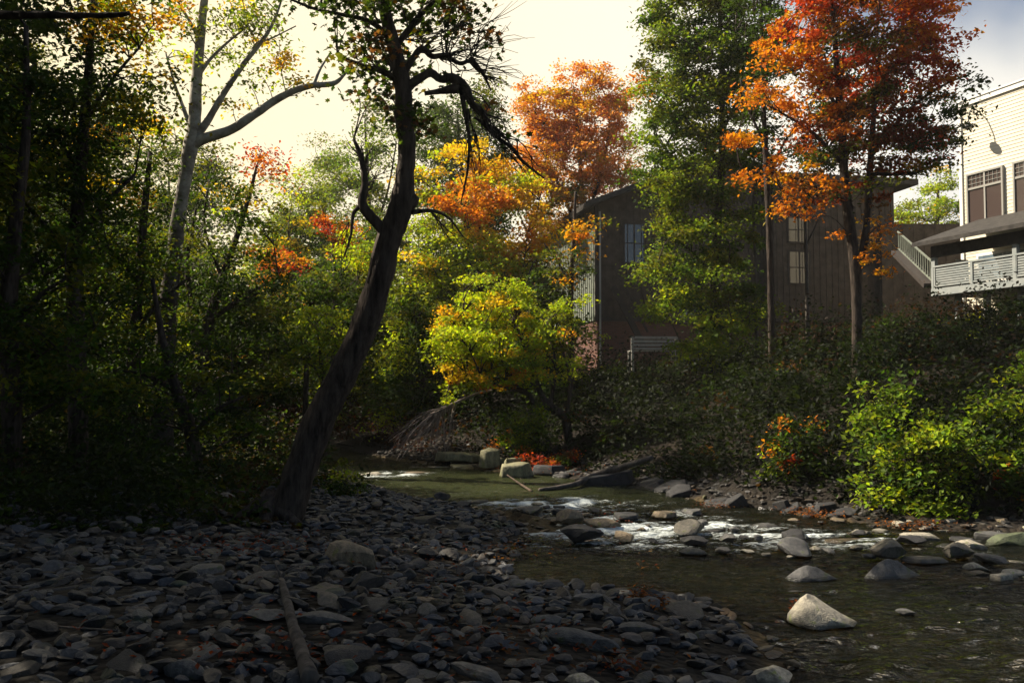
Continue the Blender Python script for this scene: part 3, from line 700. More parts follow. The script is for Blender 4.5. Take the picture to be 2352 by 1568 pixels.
def wild_tree(x, y, h, r, label, pal, trunk_r=.14, group=None, leaf=.055, dens=300, clump=.75, low=.25, seed=1, name="tree", bark=None, nl=9, lean=(0, 0)):
    """tree placed in plan: h tall, crown radius r, crown from low*h up"""
    g = Hf(x, y); base = np.array([x, y, g])
    mb = MB(); n = 14; t = np.linspace(0, 1, n)
    pts = np.stack([x + lean[0] * t + .15 * np.sin(t * 5 + seed), y + lean[1] * t + .15 * np.cos(t * 4 + seed), g - .1 + (h * .92) * t], 1)
    mb.tube(pts, trunk_r * (1.25 - 1.1 * t), 8, .06)
    lobes = []
    for i in range(nl):
        f = (i + .5) / nl; zc = g + h * (low + (1 - low) * f * .95)
        a = R.uniform(0, 6.28); rr = r * (1.0 - .55 * abs(f - .35) / .65)
        q = np.array([np.interp(zc, pts[:, 2], pts[:, 0]), np.interp(zc, pts[:, 2], pts[:, 1]), zc])
        off = np.array([math.cos(a), math.sin(a), 0]) * rr * R.uniform(.15, .5)
        lobes.append((q + off, (rr * .8, rr * .8, h * (1 - low) / nl * 1.15), 1.0, None))
    C, K, Q = crown_points(lobes, leaf, dens, clump, pal, seed)
    SK = pts
    for q in Q[rng.permutation(len(Q))[:120]]:
        d = np.linalg.norm(SK - q, axis=1) + np.where(SK[:, 2] > q[2] - .3, 1.5, 0)
        a = SK[np.argmin(d)]; L = np.linalg.norm(q - a)
        if L < .3: continue
        mid = (a + q) / 2 + rng.normal(0, .06 * L, 3) + np.array([0, 0, .08 * L])
        mb.tube(spline([a, mid, q], 5), np.linspace(.02 + .012 * L, .006, 5), 4, cap=False)
    root = empty(name, base, label=label, cat="tree", group=group)
    o = bpy.data.objects.new("crown", leaf_mesh("crown", C - base[None], leaf, K)); COL.objects.link(o); o.parent = root
    mb.build("trunk", bark or M_BARK, root, True, loc=base)
    return root

# ---- A: the leaning tree in front
def leaning_extra(mb, SK):
    b0 = SK[0]
    for i in range(7):
        a_ = i * .9 + .3; L_ = R.uniform(.35, .7); e_ = np.array([b0[0] + math.cos(a_) * L_, b0[1] + math.sin(a_) * L_, 0]); e_[2] = Hf(e_[0], e_[1]) - .03
        m_ = (b0 + e_) / 2; m_[2] = Hf(m_[0], m_[1]) + .06; s_ = b0.copy(); s_[2] = Hf(b0[0], b0[1]) + .22
        mb.tube(spline([s_, m_, e_], 8), np.linspace(.13, .025, 8), 7, .1)
    # fine bare twigs fanning to the upper right
    def fan(start, end, n, spread, Y=10.2, depth=2, w=3.5):
        a = P(*start, Y); b = P(*end, Y); L = np.linalg.norm(b - a)
        for i in range(n):
            e = b + rng.normal(0, spread * 1.25, 3) * L; pp = [a + (e - a) * t + rng.normal(0, .055, 3) * L * math.sin(math.pi * t) + np.array([0, 0, .12 * L * math.sin(math.pi * t) * R.uniform(-1, 1)]) for t in (0, .2, .45, .7, 1)]
            pp = spline(pp, 10); w0 = w / F * Y / 2
            mb.tube(pp, np.linspace(w0, .0022, 10), 4, cap=False)
            if depth > 0:
                for j in range(3):
                    s = pp[R.randint(2, 6)]; e2 = s + (e - a) * .45 + rng.normal(0, .16, 3) * L
                    q = spline([s, (s + e2) / 2 + rng.normal(0, .05, 3) * L, e2], 6); mb.tube(q, np.linspace(w0 * .6, .0018, 6), 3, cap=False)
    fan((960, 120), (1100, 60), 8, .22); fan((1010, 135), (1150, 130), 9, .22); fan((1080, 145), (1160, 190), 7, .3)
    fan((1060, 150), (1140, 90), 6, .25); fan((930, 90), (1040, 20), 7, .25)
    for st, en in [((1040, 190), (1130, 280)), ((1100, 250), (1200, 370)), ((1130, 290), (1240, 400)), ((1075, 250), (1090, 420)), ((1090, 270), (1160, 330))]:
        fan(st, en, 4, .10, depth=1, w=5)
    fan((838, 400), (815, 320), 3, .2, depth=1, w=6); fan((836, 440), (870, 330), 3, .2, depth=1, w=5)
    fan((800, 510), (770, 600), 2, .15, depth=1); fan((990, 487), (1060, 560), 3, .2, depth=1, w=4)
tree("leaning_tree", "thick dark leaning tree on the gravel bar, upper limbs twisted", 10.2,
     [(618, 1275, 96), (652, 1200, 82), (690, 1080, 72), (736, 960, 70), (792, 850, 67), (840, 740, 62), (872, 640, 60), (890, 560, 56), (913, 500, 58), (926, 450, 54), (930, 400, 44), (935, 330, 40),
      (926, 260, 42), (926, 205, 40), (908, 120, 34), (892, 60, 30), (880, 0, 26), (872, -90, 20), (860, -190, 12)],
     [[(905, 500, 40), (945, 462, 34), (958, 450, 16)],
      [(893, 560, 34), (872, 520, 26), (845, 490, 24), (832, 465, 22), (838, 420, 16), (830, 360, 12), (812, 320, 7)],
      [(834, 470, 12), (812, 490, 9), (806, 540, 6), (790, 590, 4)],
      [(928, 218, 26), (942, 196, 22), (968, 178, 20), (990, 168, 19), (1012, 182, 18), (1040, 180, 24), (1070, 204, 22), (1084, 236, 15), (1108, 258, 13), (1124, 300, 10), (1172, 338, 8), (1205, 375, 6), (1250, 410, 3)],
      [(1060, 205, 14), (1068, 260, 10), (1078, 320, 8), (1074, 390, 6), (1058, 470, 3)],
      [(925, 170, 20), (944, 142, 16), (968, 112, 15), (992, 130, 13), (1022, 128, 12), (1056, 146, 10), (1085, 140, 9), (1110, 172, 7), (1128, 208, 4)],
      [(1075, 205, 18), (1040, 205, 22), (1010, 210, 14), (975, 215, 10)],
      [(922, 190, 20), (880, 165, 14), (830, 150, 11), (775, 128, 7)],
      [(900, 90, 16), (850, 50, 12), (790, 35, 9), (720, 20, 7), (660, -5, 5)],
      [(908, 110, 16), (960, 40, 12), (1010, -10, 9), (1060, -70, 6)],
      [(945, 488, 12), (990, 484, 9), (1030, 500, 6), (1065, 545, 3)]],
     [(850, 20, 110, 60, 0, .9, 1.0), (830, 130, 60, 70, -.3, .6, .8), (900, 60, 80, 70, .2, .8, .9), (1000, 10, 100, 36, 0, .7, 1.2), (880, 160, 70, 60, .4, .5, .7), (860, 215, 50, 30, 0, .3, .8),
      (950, 230, 36, 60, .1, .25, .9), (952, 320, 24, 70, .1, .2, 1.1), (760, -60, 200, 60, 0, 1.0, .8), (1000, -90, 160, 60, 0, 1.0, 1.0), (1080, 200, 60, 30, .1, .3, .3), (1070, 110, 90, 70, .1, .6, .16), (1150, 300, 60, 50, .1, .4, .12)],
     pal=[(DG, 4), (GR, 3), (OL, 2), (BR, 2), (GO, .8), (OR, .6)], leaf=.046, dens=300, clump=.30, tmpl=LEAFM, seed=3, extra=leaning_extra, tw=.008, seg=14)

# ---- B: sycamore with pale limbs
tree("sycamore_tree", "tall pale barked tree left of the sky gap, one long smooth limb reaching right", 18,
     [(372, 960, 52), (378, 800, 46), (388, 680, 40), (400, 590, 36), (408, 510, 33), (425, 410, 30), (437, 340, 34), (446, 290, 30), (450, 210, 26), (458, 110, 22), (468, 10, 18), (480, -100, 14), (486, -220, 9)],
     [[(440, 335, 26), (470, 318, 24), (530, 298, 22), (585, 262, 20), (650, 220, 17), (710, 198, 14), (765, 192, 12), (790, 172, 7), (806, 150, 4)],
      [(440, 325, 22), (475, 280, 17), (520, 205, 14), (565, 140, 12), (612, 80, 9), (640, 20, 6), (660, -60, 4)],
      [(440, 300, 12), (418, 240, 9), (400, 190, 6), (380, 120, 4)],
      [(452, 180, 10), (480, 140, 8), (520, 100, 6), (570, 60, 4)],
      [(458, 90, 10), (430, 40, 7), (400, -10, 4)],
      [(720, 198, 8), (735, 160, 6), (760, 120, 4)], [(476, -60, 16), (560, -140, 14), (700, -180, 12), (860, -200, 9), (1020, -210, 7), (1180, -215, 4)],  # second limb is unseen, added to carry the shading crown above the frame
      [(560, 150, 8), (590, 100, 6), (620, 90, 4), (680, 60, 3)]],
     [(430, 80, 90, 120, 0, 1.2, .26), (560, 110, 90, 120, 0, 1.2, .28), (650, 80, 80, 90, 0, 1.2, .24), (500, 10, 150, 60, 0, 1.2, .30), (640, 190, 90, 36, 0, .6, .22), (540, 240, 60, 40, .3, .6, .24), (385, 300, 50, 110, .4, .9, .5), (780, -210, 150, 90, 0, 2.2, 1.0, [(GR, 3), (OL, 2), (LG, 1)]), (960, -220, 170, 90, -.3, 2.4, 1.0, [(GR, 3), (OL, 2), (LG, 1)]), (1150, -230, 160, 90, -.8, 2.4, 1.0, [(GR, 3), (OL, 2), (YG, 1)])],  # last three lobes are unseen, added overhead to shade the far bank
     pal=[(LG, 3), (OL, 3), (YG, 3), (YE, 1.6), (GO, 1), (OR, .8)], leaf=.05, dens=360, clump=.40, bark=M_PALE, seed=11, tw=.010, shell=.1)

# ---- C: dark forest on the left
CP = [(DG, 6), (GR, 4), (OL, 3), (YG, .7)]
CPY = [(DG, 3), (GR, 3), (OL, 3), (YG, 2), (YE, 1.5), (GO, 1)]
tree("forest_tree", "dark tree filling the upper left corner with golden top leaves", 15,
     [(180, 1060, 44), (176, 800, 40), (172, 600, 34), (185, 400, 28), (200, 200, 20), (215, 0, 14), (225, -160, 8)],
     [[(176, 640, 16), (120, 540, 12), (60, 470, 8)], [(178, 560, 14), (240, 470, 11), (310, 400, 7)], [(182, 400, 12), (120, 300, 9), (60, 240, 5)], [(195, 280, 12), (260, 180, 8), (320, 110, 5)]],
     [(120, 120, 190, 130, 0, 1.6, 1.1), (290, 70, 110, 90, .5, 1.3, .9, [(YE, 3), (GO, 3), (YG, 2), (OL, 1)]), (60, 330, 150, 130, 0, 1.5, 1.1), (250, 300, 140, 120, 0, 1.5, .9), (150, 470, 190, 110, 0, 1.5, .9), (340, 210, 70, 90, .5, 1.0, .7, CPY), (150, -60, 260, 90, 0, 2, 1.0, CPY)],
     pal=CP, leaf=.055, dens=330, clump=.55, seed=21)
tree("forest_tree", "shaded tree behind the gravel bar at the left edge with low dark leaves", 12.5,
     [(30, 1150, 46), (26, 900, 42), (20, 700, 36), (40, 480, 28), (60, 300, 20), (60, 60, 10)],
     [[(24, 760, 16), (90, 680, 12), (150, 640, 7)], [(30, 620, 14), (-30, 540, 9)]],
     [(40, 620, 180, 120, 0, 1.2, .9), (120, 760, 170, 100, 0, 1.1, .8), (10, 860, 160, 110, 0, 1.2, .9), (200, 900, 150, 80, .3, 1.0, .6), (-120, 500, 180, 260, 0, 1.6, 1.0), (-60, 200, 200, 240, 0, 1.8, 1.0)],
     pal=CP, leaf=.055, dens=330, clump=.5, seed=22)
tree("forest_tree", "slim dark tree in the thicket just left of the pale barked one", 16.5,
     [(300, 1050, 30), (305, 850, 28), (318, 650, 24), (330, 500, 18), (345, 350, 10)],
     [[(310, 760, 12), (370, 690, 9), (430, 640, 5)], [(318, 650, 11), (260, 580, 8), (220, 540, 4)]],
     [(300, 560, 130, 100, 0, 1.3, .9), (250, 690, 150, 100, 0, 1.3, .8), (350, 790, 140, 90, 0, 1.2, .7), (310, 420, 100, 80, 0, 1.2, .7, CPY), (270, 880, 140, 70, 0, 1.2, .6)],
     pal=CP, leaf=.05, dens=330, clump=.5, seed=23)
tree("forest_tree", "dark forked tree with thin stems by the pale tree", 21,
     [(455, 1000, 34), (462, 850, 30), (480, 740, 24), (510, 640, 18), (545, 540, 13), (575, 440, 9), (590, 380, 5)],
     [[(462, 850, 22), (440, 720, 16), (430, 600, 10), (450, 480, 5)], [(480, 740, 12), (560, 680, 9), (640, 640, 5)], [(510, 640, 9), (470, 520, 6), (480, 420, 4)]],
     [(560, 370, 70, 60, 0, 1.3, .6, [(RD, 2), (OR, 1.5), (OL, 2)]), (500, 440, 90, 90, 0, 1.5, .7, CPY), (600, 500, 60, 70, 0, 1.3, .6, [(GR, 2), (OL, 2), (LG, 1)]), (470, 580, 110, 90, 0, 1.5, .8), (590, 660, 90, 90, 0, 1.4, .8), (500, 760, 130, 90, 0, 1.5, .9), (620, 800, 90, 90, 0, 1.3, .8), (440, 900, 120, 60, 0, 1.3, .7)],
     pal=CP, leaf=.055, dens=360, clump=.55, seed=24)
tree("forest_tree", "shaded tree with long low sprays of leaves left of the leaning trunk's foot", 14,
     [(460, 1160, 34), (440, 1000, 30), (400, 880, 24), (370, 760, 16), (350, 640, 9)],
     [[(440, 1000, 14), (500, 940, 10), (560, 910, 5)], [(410, 900, 13), (330, 860, 9), (260, 850, 5)]],
     [(300, 900, 140, 60, 0, .9, .5), (380, 960, 120, 60, 0, .9, .5), (500, 900, 100, 60, 0, .9, .5), (420, 820, 120, 60, 0, .9, .5), (560, 960, 90, 50, .3, .8, .4)],
     pal=CP, leaf=.05, dens=300, clump=.42, seed=25)

# ---- centre trees
ORG = [(RD, 1.5), (OR, 4), (GO, 1.5), (YE, .6)]
tree("shrub", "rusty orange shrub between the forked tree and the leaning trunk", 27,
     [(760, 900, 14), (765, 760, 12), (770, 660, 9), (765, 560, 6)], [[(768, 680, 7), (720, 620, 5), (680, 600, 3)], [(768, 660, 6), (800, 580, 4)]],
     [(770, 530, 66, 62, 0, .9, .85, [(OR, 3), (RD, 2), (OL, 2)]), (660, 600, 75, 30, 0, .8, .8, [(OR, 3), (RD, 2), (GO, 1), (OL, 1)]), (640, 650, 40, 24, 0, .5, .8, [(YE, 1), (OR, 2)])],
     pal=ORG, leaf=.06, dens=400, clump=.42, seed=31, cat="shrub")
tree("background_tree", "pale hazy green tree low in the sky gap left of the leaning trunk", 46,
     [(740, 900, 18), (742, 600, 14), (745, 450, 8)], [[(742, 560, 9), (700, 470, 5)]],
     [(740, 420, 90, 70, 0, 2.4, .8), (680, 480, 80, 70, 0, 2, .9), (800, 480, 80, 90, 0, 2, .9), (720, 570, 120, 80, 0, 2.2, 1), (765, 360, 40, 40, 0, 1.2, .6)],
     pal=[(LG, 4), (OL, 3), (YG, 1)], leaf=.08, dens=420, clump=.9, seed=32)
tree("background_tree", "tall green tree with bare grey top twigs directly left of the leaning trunk", 33,
     [(850, 950, 16), (852, 600, 13), (845, 420, 9), (838, 280, 4)], [[(850, 560, 8), (890, 440, 5), (910, 330, 3)], [(846, 430, 6), (815, 330, 4), (808, 290, 2)]],
     [(870, 300, 50, 70, 0, 1.2, .7), (860, 410, 60, 80, 0, 1.4, .7), (880, 530, 60, 80, 0, 1.4, .9), (930, 620, 60, 80, 0, 1.4, 1)],
     pal=[(LG, 3), (GR, 4), (OL, 2)], leaf=.07, dens=420, clump=.65, seed=33)
tree("background_tree", "dark green tree seen behind the twisted upper limb of the leaning tree", 36,
     [(1070, 900, 18), (1072, 600, 14), (1060, 380, 9), (1050, 260, 4)], [[(1066, 480, 8), (1120, 340, 5)]],
     [(1050, 280, 90, 70, 0, 2.0, 1.0), (1130, 250, 46, 56, 0, 1.4, 1.0), (1000, 330, 60, 70, 0, 1.8, 1.0), (1110, 350, 90, 70, 0, 2, 1.1), (1050, 440, 110, 70, 0, 2, 1.1)],
     pal=[(GR, 4), (DG, 3), (OL, 3)], leaf=.07, dens=460, clump=.7, seed=34)
tree("maple_tree", "yellow and orange maple filling the middle behind the leaning trunk", 26,
     [(1120, 960, 26), (1115, 820, 22), (1105, 680, 18), (1100, 540, 12), (1095, 420, 7)],
     [[(1112, 760, 12), (1040, 660, 8), (990, 600, 5)], [(1108, 700, 11), (1170, 600, 8), (1220, 540, 4)], [(1100, 560, 8), (1050, 480, 6), (1020, 440, 3)]],
     [(1080, 380, 90, 56, .2, 1.5, 1.1, [(YE, 3), (GO, 3), (OR, 1), (YG, 2)]), (1160, 430, 80, 60, .3, 1.4, 1.0, [(YE, 3), (YG, 2), (GO, 2)]),
      (1110, 470, 100, 44, -1.2, 1.0, 1.1, [(OR, 5), (GO, 3), (YE, 1)]), (1220, 530, 46, 46, -.8, .9, .9, [(GO, 2), (YE, 2), (OR, 1)]), (1180, 570, 80, 36, -.6, 1.0, .9, [(YG, 2), (YE, 2), (GO, 1)]),
      (1000, 430, 60, 50, .3, 1.2, 1.0, [(YG, 3), (OL, 2), (YE, 2)]), (1010, 560, 100, 70, 0, 1.6, 1.2, [(OL, 1), (YG, 5), (LG, 2), (YE, 2.5)]), (1120, 620, 110, 60, -.4, 1.6, 1.1, [(OL, 1.5), (LG, 2), (YG, 4), (YE, 1), (GO, 1)]), (1200, 640, 60, 50, 0, 1.2, 1.0, [(YG, 2), (OL, 2), (GO, 1)]),
      (970, 670, 70, 80, 0, 1.4, 1.1, [(OL, 3), (LG, 3), (YG, 3)]), (980, 800, 80, 60, -.4, 1.1, .8, [(LG, 2), (YG, 2), (OL, 3)]), (930, 760, 44, 40, -.2, .8, .8, [(YG, 3), (OL, 1)])],
     pal=ORG, leaf=.065, dens=430, clump=.46, seed=35, grow=1.15)
tree("maple_tree", "tall pale orange maple with pointed tops against the cream sky left of the brown building", 39,
     [(1345, 820, 20), (1342, 620, 16), (1338, 480, 13), (1330, 340, 8), (1318, 200, 4)],
     [[(1340, 560, 9), (1290, 440, 7), (1240, 320, 4), (1228, 230, 3)], [(1338, 520, 9), (1380, 400, 7), (1400, 260, 4), (1372, 180, 3)], [(1340, 600, 8), (1410, 490, 6), (1450, 440, 3)]],
     [(1310, 190, 30, 56, 0, 1.0, 1.0), (1372, 200, 26, 50, 0, 1.0, 1.0), (1222, 240, 40, 50, 0, 1.2, 1.0), (1270, 270, 60, 60, 0, 1.6, 1.1), (1360, 280, 76, 66, 0, 1.8, 1.1), (1425, 250, 30, 46, 0, 1.0, 1.0),
      (1240, 340, 60, 60, 0, 1.6, 1.1), (1400, 360, 66, 60, 0, 1.7, 1.0), (1310, 390, 100, 60, 0, 1.9, 1.0), (1400, 430, 60, 36, 0, 1.3, .7), (1300, 490, 80, 60, 0, 1.7, .9, [(GO, 3), (OR, 1), (OL, 2), (YG, 1)]), (1250, 440, 50, 60, 0, 1.5, 1.0, [(GO, 2), (OR, 2), (YE, 1)])],
     pal=[(PK, 5), (OR, 3), (GO, 2), (YE, .8)], leaf=.075, dens=480, clump=.52, seed=36, grow=1.2)
tree("small_tree", "bright yellow green round tree over the point with orange leaf tips low in front", 19,
     [(1300, 960, 22), (1262, 930, 18), (1240, 900, 14), (1215, 820, 10), (1180, 740, 7)],
     [[(1290, 950, 14), (1232, 930, 12), (1214, 900, 10)], [(1240, 900, 9), (1130, 820, 6), (1070, 780, 3)], [(1262, 930, 10), (1275, 860, 8), (1270, 780, 5)], [(1240, 890, 6), (1180, 860, 4), (1100, 850, 3)], [(1300, 960, 10), (1310, 880, 7), (1290, 800, 4)]],
     [(1140, 700, 84, 44, 0, .9, 1.1, [(YG, 5), (YE, 2)]), (1080, 770, 80, 60, -.3, .9, 1.2), (1170, 790, 100, 66, -.2, 1.0, 1.2), (1250, 760, 66, 66, .2, .9, .9, [(YG, 3), (OL, 3), (GO, .5)]),
      (1060, 850, 60, 36, -.2, .6, 1.0, [(YG, 3), (YE, 2), (OR, .8)]), (1140, 868, 80, 28, -.4, .6, .9, [(YG, 2), (YE, 2), (OR, 1.6)]), (1220, 850, 60, 36, 0, .7, .9), (1030, 730, 34, 30, 0, .4, .7, [(YE, 2), (GO, 1)]), (1170, 660, 40, 22, 0, .4, .8), (1000, 805, 30, 24, -.2, .4, .7), (1305, 700, 40, 30, .3, .5, .6), (1100, 645, 34, 22, 0, .4, .7), (1040, 900, 40, 16, -.3, .4, .6), (1290, 840, 40, 30, .2, .5, .5)],
     pal=[(YG, 7), (LG, 1), (YE, 1), (OR, .12)], leaf=.042, dens=470, clump=.26, seed=37, flat=.38, grow=1.08)
tree("shrub", "fresh light green shrub left of the leaning trunk above the dark water", 21,
     [(745, 1010, 14), (742, 900, 11), (735, 800, 7)], [[(742, 880, 7), (700, 800, 4)], [(740, 860, 6), (780, 780, 4)]],
     [(720, 740, 46, 40, 0, .6, 1.0), (705, 800, 46, 46, 0, .6, 1.0), (770, 770, 44, 56, 0, .6, 1.0), (740, 840, 40, 26, 0, .4, .7)],
     pal=[(LG, 4), (YG, 3), (GR, 1)], leaf=.05, dens=420, clump=.32, seed=38, cat="shrub")
tree("shrub", "mid green shrub crown above the light green one, below the rusty orange shrub", 24,
     [(700, 980, 14), (705, 820, 11), (712, 700, 7)], [],
     [(720, 670, 80, 46, 0, .9, 1.0), (650, 720, 60, 50, 0, .9, .8), (800, 660, 60, 60, 0, .9, .9, [(GR, 3), (DG, 2), (OL, 2)]), (830, 590, 50, 56, 0, .9, 1.0, [(YG, 3), (LG, 2), (YE, .5)])],
     pal=[(GR, 4), (DG, 2), (OL, 2)], leaf=.055, dens=420, clump=.45, seed=39, cat="shrub")
tree("slim_tree", "straight dark slim trunk in front of the lit corner of the brown building", 23,
     [(1313, 905, 17), (1312, 820, 15), (1310, 740, 14), (1312, 640, 12), (1318, 540, 9), (1322, 440, 6)], [[(1312, 660, 7), (1280, 600, 5), (1250, 560, 3)]],
     [(1290, 610, 56, 60, 0, .8, .6, [(OL, 2), (GO, 1), (GR, 2)]), (1270, 690, 40, 40, 0, .6, .5, [(OL, 2), (GR, 2)]), (1330, 520, 60, 50, 0, .8, .7, [(GO, 2), (OL, 2), (OR, 1)])],
     pal=CP, leaf=.055, dens=340, clump=.4, seed=40)

# ---- right side trees
tree("tall_green_tree", "tall green tree in front of the brown building, its crown hanging to the bench", 25,
     [(1640, 900, 24), (1642, 700, 22), (1650, 500, 19), (1660, 300, 15), (1655, 100, 11), (1650, -100, 7)],
     [[(1645, 640, 10), (1570, 560, 7), (1520, 520, 4)], [(1644, 720, 10), (1590, 700, 7), (1530, 690, 4)], [(1656, 380, 10), (1580, 280, 7), (1530, 220, 4)], [(1660, 300, 9), (1720, 180, 6)]],
     [(1600, 40, 100, 70, 0, 2.0, 1.2), (1540, 130, 66, 60, 0, 1.6, 1.1), (1640, 150, 100, 80, 0, 2.0, 1.2), (1560, 230, 80, 60, 0, 1.8, 1.1), (1660, 270, 90, 70, 0, 2, 1.1), (1530, 310, 60, 56, 0, 1.5, 1.0),
      (1620, 370, 110, 60, 0, 2, 1.0), (1520, 430, 60, 50, -.4, 1.4, 1.0), (1600, 470, 80, 50, -.4, 1.6, 1.0), (1580, 560, 76, 46, -.6, 1.4, 1.0), (1540, 620, 60, 40, -.8, 1.2, 1.0), (1620, 640, 80, 60, -.6, 1.4, .8),
      (1540, 700, 66, 36, -.9, 1.2, 1.0, [(LG, 3), (GR, 2), (YG, 1)]), (1640, 800, 66, 40, -.9, 1.0, .9, [(LG, 3), (GR, 2), (YG, 1)]), (1700, 700, 60, 70, -.4, 1.2, .8), (1650, 760, 60, 36, -1.0, 1.0, .9, [(LG, 3), (YG, 2), (GR, 2)]), (1600, 800, 40, 26, -1.0, .9, .9, [(YG, 2), (LG, 2)]), (1720, 60, 60, 120, .4, 1.6, .9, [(DG, 3), (GR, 2)]),
      (1690, 530, 60, 90, .3, 1.4, .6), (1620, -60, 150, 60, 0, 2, 1.0), (1480, 200, 26, 26, -.2, .6, .8, [(LG, 1), (OR, 1)])],
     pal=[(GR, 4), (LG, 5), (OL, 4), (DG, 1)], leaf=.058, dens=520, clump=.46, seed=41, grow=1.22)
RM = [(RD, 4), ((.42, .11, .015), 4), (GO, 1), (BR, 2), (OL, 1)]
RMD = [((.2, .04, .015), 3), (BR, 3), ((.3, .09, .015), 1.5), (OL, 2), (DG, 2)]  # darker leaf mix, painting shade into the inside of the crown
tree("red_maple_tree", "tall slender maple with a huge red and orange crown before the brown building", 19,
     [(1962, 1010, 20), (1966, 900, 20), (1968, 780, 22), (1966, 640, 24), (1955, 540, 24), (1942, 440, 22), (1935, 330, 19), (1925, 200, 15), (1915, 60, 11), (1905, -100, 7)],
     [[(1966, 640, 18), (1985, 560, 18), (1994, 460, 17), (2002, 340, 14), (2012, 200, 10), (2030, 60, 6)],
      [(1960, 480, 12), (1900, 440, 8), (1850, 475, 6), (1830, 500, 4)], [(1938, 380, 11), (1860, 300, 8), (1760, 240, 4)], [(1930, 260, 10), (1860, 140, 7), (1800, 60, 4)],
      [(2000, 360, 11), (2080, 260, 8), (2160, 200, 6), (2230, 170, 3)], [(1998, 400, 9), (2080, 400, 7), (2110, 395, 6), (2160, 370, 3)], [(2012, 210, 8), (2090, 100, 5), (2150, 30, 3)], [(1945, 460, 9), (1800, 400, 6), (1710, 390, 4), (1690, 330, 3)]],
     [(1880, 40, 110, 70, 0, 1.1, 1.0), (2020, 40, 120, 80, 0, 1.2, 1.0), (2130, 60, 80, 80, 0, 1.0, .9, [(RD, 3), (OR, 3)]), (1960, 140, 140, 80, 0, 1.3, 1.0), (2100, 170, 100, 80, 0, 1.1, 1.0, [(RD, 4), (OR, 2), (BR, 1)]),
      (1800, 110, 60, 50, -.3, .8, .9, [(OR, 4), (GO, 2)]), (1870, 230, 110, 60, 0, 1.0, .9, [(OR, 4), (GO, 1), (BR, 1)]), (2000, 260, 120, 70, 0, 1.2, 1.0, RMD), (2110, 290, 80, 70, 0, 1.0, .9, RMD), (1740, 220, 46, 26, -.6, .5, .9, [(OR, 4), (GO, 1)]),
      (1730, 325, 66, 24, -.8, .6, .8, [(OR, 4), (GO, 1)]), (1900, 330, 90, 50, 0, 1.0, .8, RMD), (2030, 350, 90, 60, 0, 1.0, .9, RMD), (1740, 400, 60, 20, -.8, .5, .9, [(OR, 4), (GO, 1)]), (1860, 410, 80, 34, -.3, .8, .8, [(OR, 3), (BR, 2), (GO, 1)]),
      (1830, 470, 60, 30, -.6, .6, .6, [(OR, 4), (GO, 1)]), (1960, 440, 80, 40, 0, .9, .7, RMD), (2100, 350, 56, 60, 0, .9, .8, [(RD, 2), (GO, 1), (OL, 2)]), (1980, 540, 66, 40, 0, .7, .35, [(OR, 2), (GO, 1), (BR, 2)]), (2000, 600, 60, 26, -.2, .6, .3, [(OR, 2), (GO, 2), (BR, 1)]),
      (2180, 290, 80, 60, 0, .6, .3, [(DG, 3), (GR, 1)]), (2200, 190, 60, 70, 0, .6, .3, [(DG, 3), (GR, 1)]), (2140, 380, 60, 30, 0, .5, .28, [(DG, 3), (RD, 1)]), (2220, 250, 40, 20, 0, .4, .25, [(DG, 1)]), (2215, 90, 24, 20, 0, .3, .5, [(RD, 1), (OR, 2)]),
      (1980, -60, 240, 80, 0, 1.5, 1.0)],
     pal=RM, leaf=.05, dens=420, clump=.30, seed=42, tw=.008, flat=.4, grow=1.06)
tree("dark_tree", "dark green tree standing between the tall green tree and the red maple", 22,
     [(1775, 930, 18), (1772, 760, 16), (1768, 560, 15), (1760, 380, 13), (1752, 200, 10), (1748, 0, 7), (1745, -160, 4)],
     [[(1765, 420, 8), (1800, 330, 6), (1840, 280, 3)], [(1760, 340, 8), (1715, 240, 5), (1700, 180, 3)]],
     [(1750, 20, 60, 90, 0, 1.4, .9), (1770, 150, 56, 70, 0, 1.3, .9), (1760, 270, 56, 50, 0, 1.2, .8), (1800, 350, 50, 36, .2, 1.0, .6), (1850, 60, 70, 120, .8, 1.4, .8), (1960, 200, 110, 120, 1.4, 1.6, .8), (1900, 330, 90, 60, 1.2, 1.4, .7), (1760, -130, 130, 90, 0, 2, .9)],
     pal=[(DG, 6), (GR, 3), (BR, .5)], leaf=.055, dens=420, clump=.42, seed=44)
tree("background_tree", "yellow and green tree far behind, in the gap between the brown and the white buildings", 52,
     [(2150, 800, 14), (2150, 560, 12), (2155, 440, 6)], [],
     [(2160, 430, 40, 40, 0, 1.4, 1.0), (2110, 480, 60, 34, 0, 1.6, 1.0), (2180, 490, 56, 44, 0, 1.6, 1.0), (2080, 500, 40, 24, 0, 1.2, .9), (2140, 540, 80, 30, 0, 1.6, 1.0)],
     pal=[(YG, 4), (LG, 3), (YE, 1), (OL, 2)], leaf=.09, dens=420, clump=.7, seed=43)
BUSH = [(LG, 4), (YG, 2), (GR, 3), (OL, 1)]
def shrub(label, Y, lobes, base, pal, seed, leaf=.045, clump=.26, dens=430, group=None, stems=3, tmpl=LEAF4):
    top = min(l[1] for l in lobes); u0 = sum(l[0] for l in lobes) / len(lobes)
    tr = [(base[0], base[1], 8), ((base[0] + u0) / 2, (base[1] + top) / 2 + 20, 6), (u0, top + 20, 3)]
    lm = [[(base[0] + R.uniform(-6, 6), base[1], 6), ((base[0] + l[0]) / 2, (base[1] + l[1]) / 2, 5), (l[0], l[1], 2)] for l in lobes[:stems]]
    return tree("shrub", label, Y, tr, lm, lobes, pal=pal, leaf=leaf, clump=clump, dens=dens, seed=seed, cat="shrub", group=group, tmpl=tmpl, tw=.005, flat=.5)
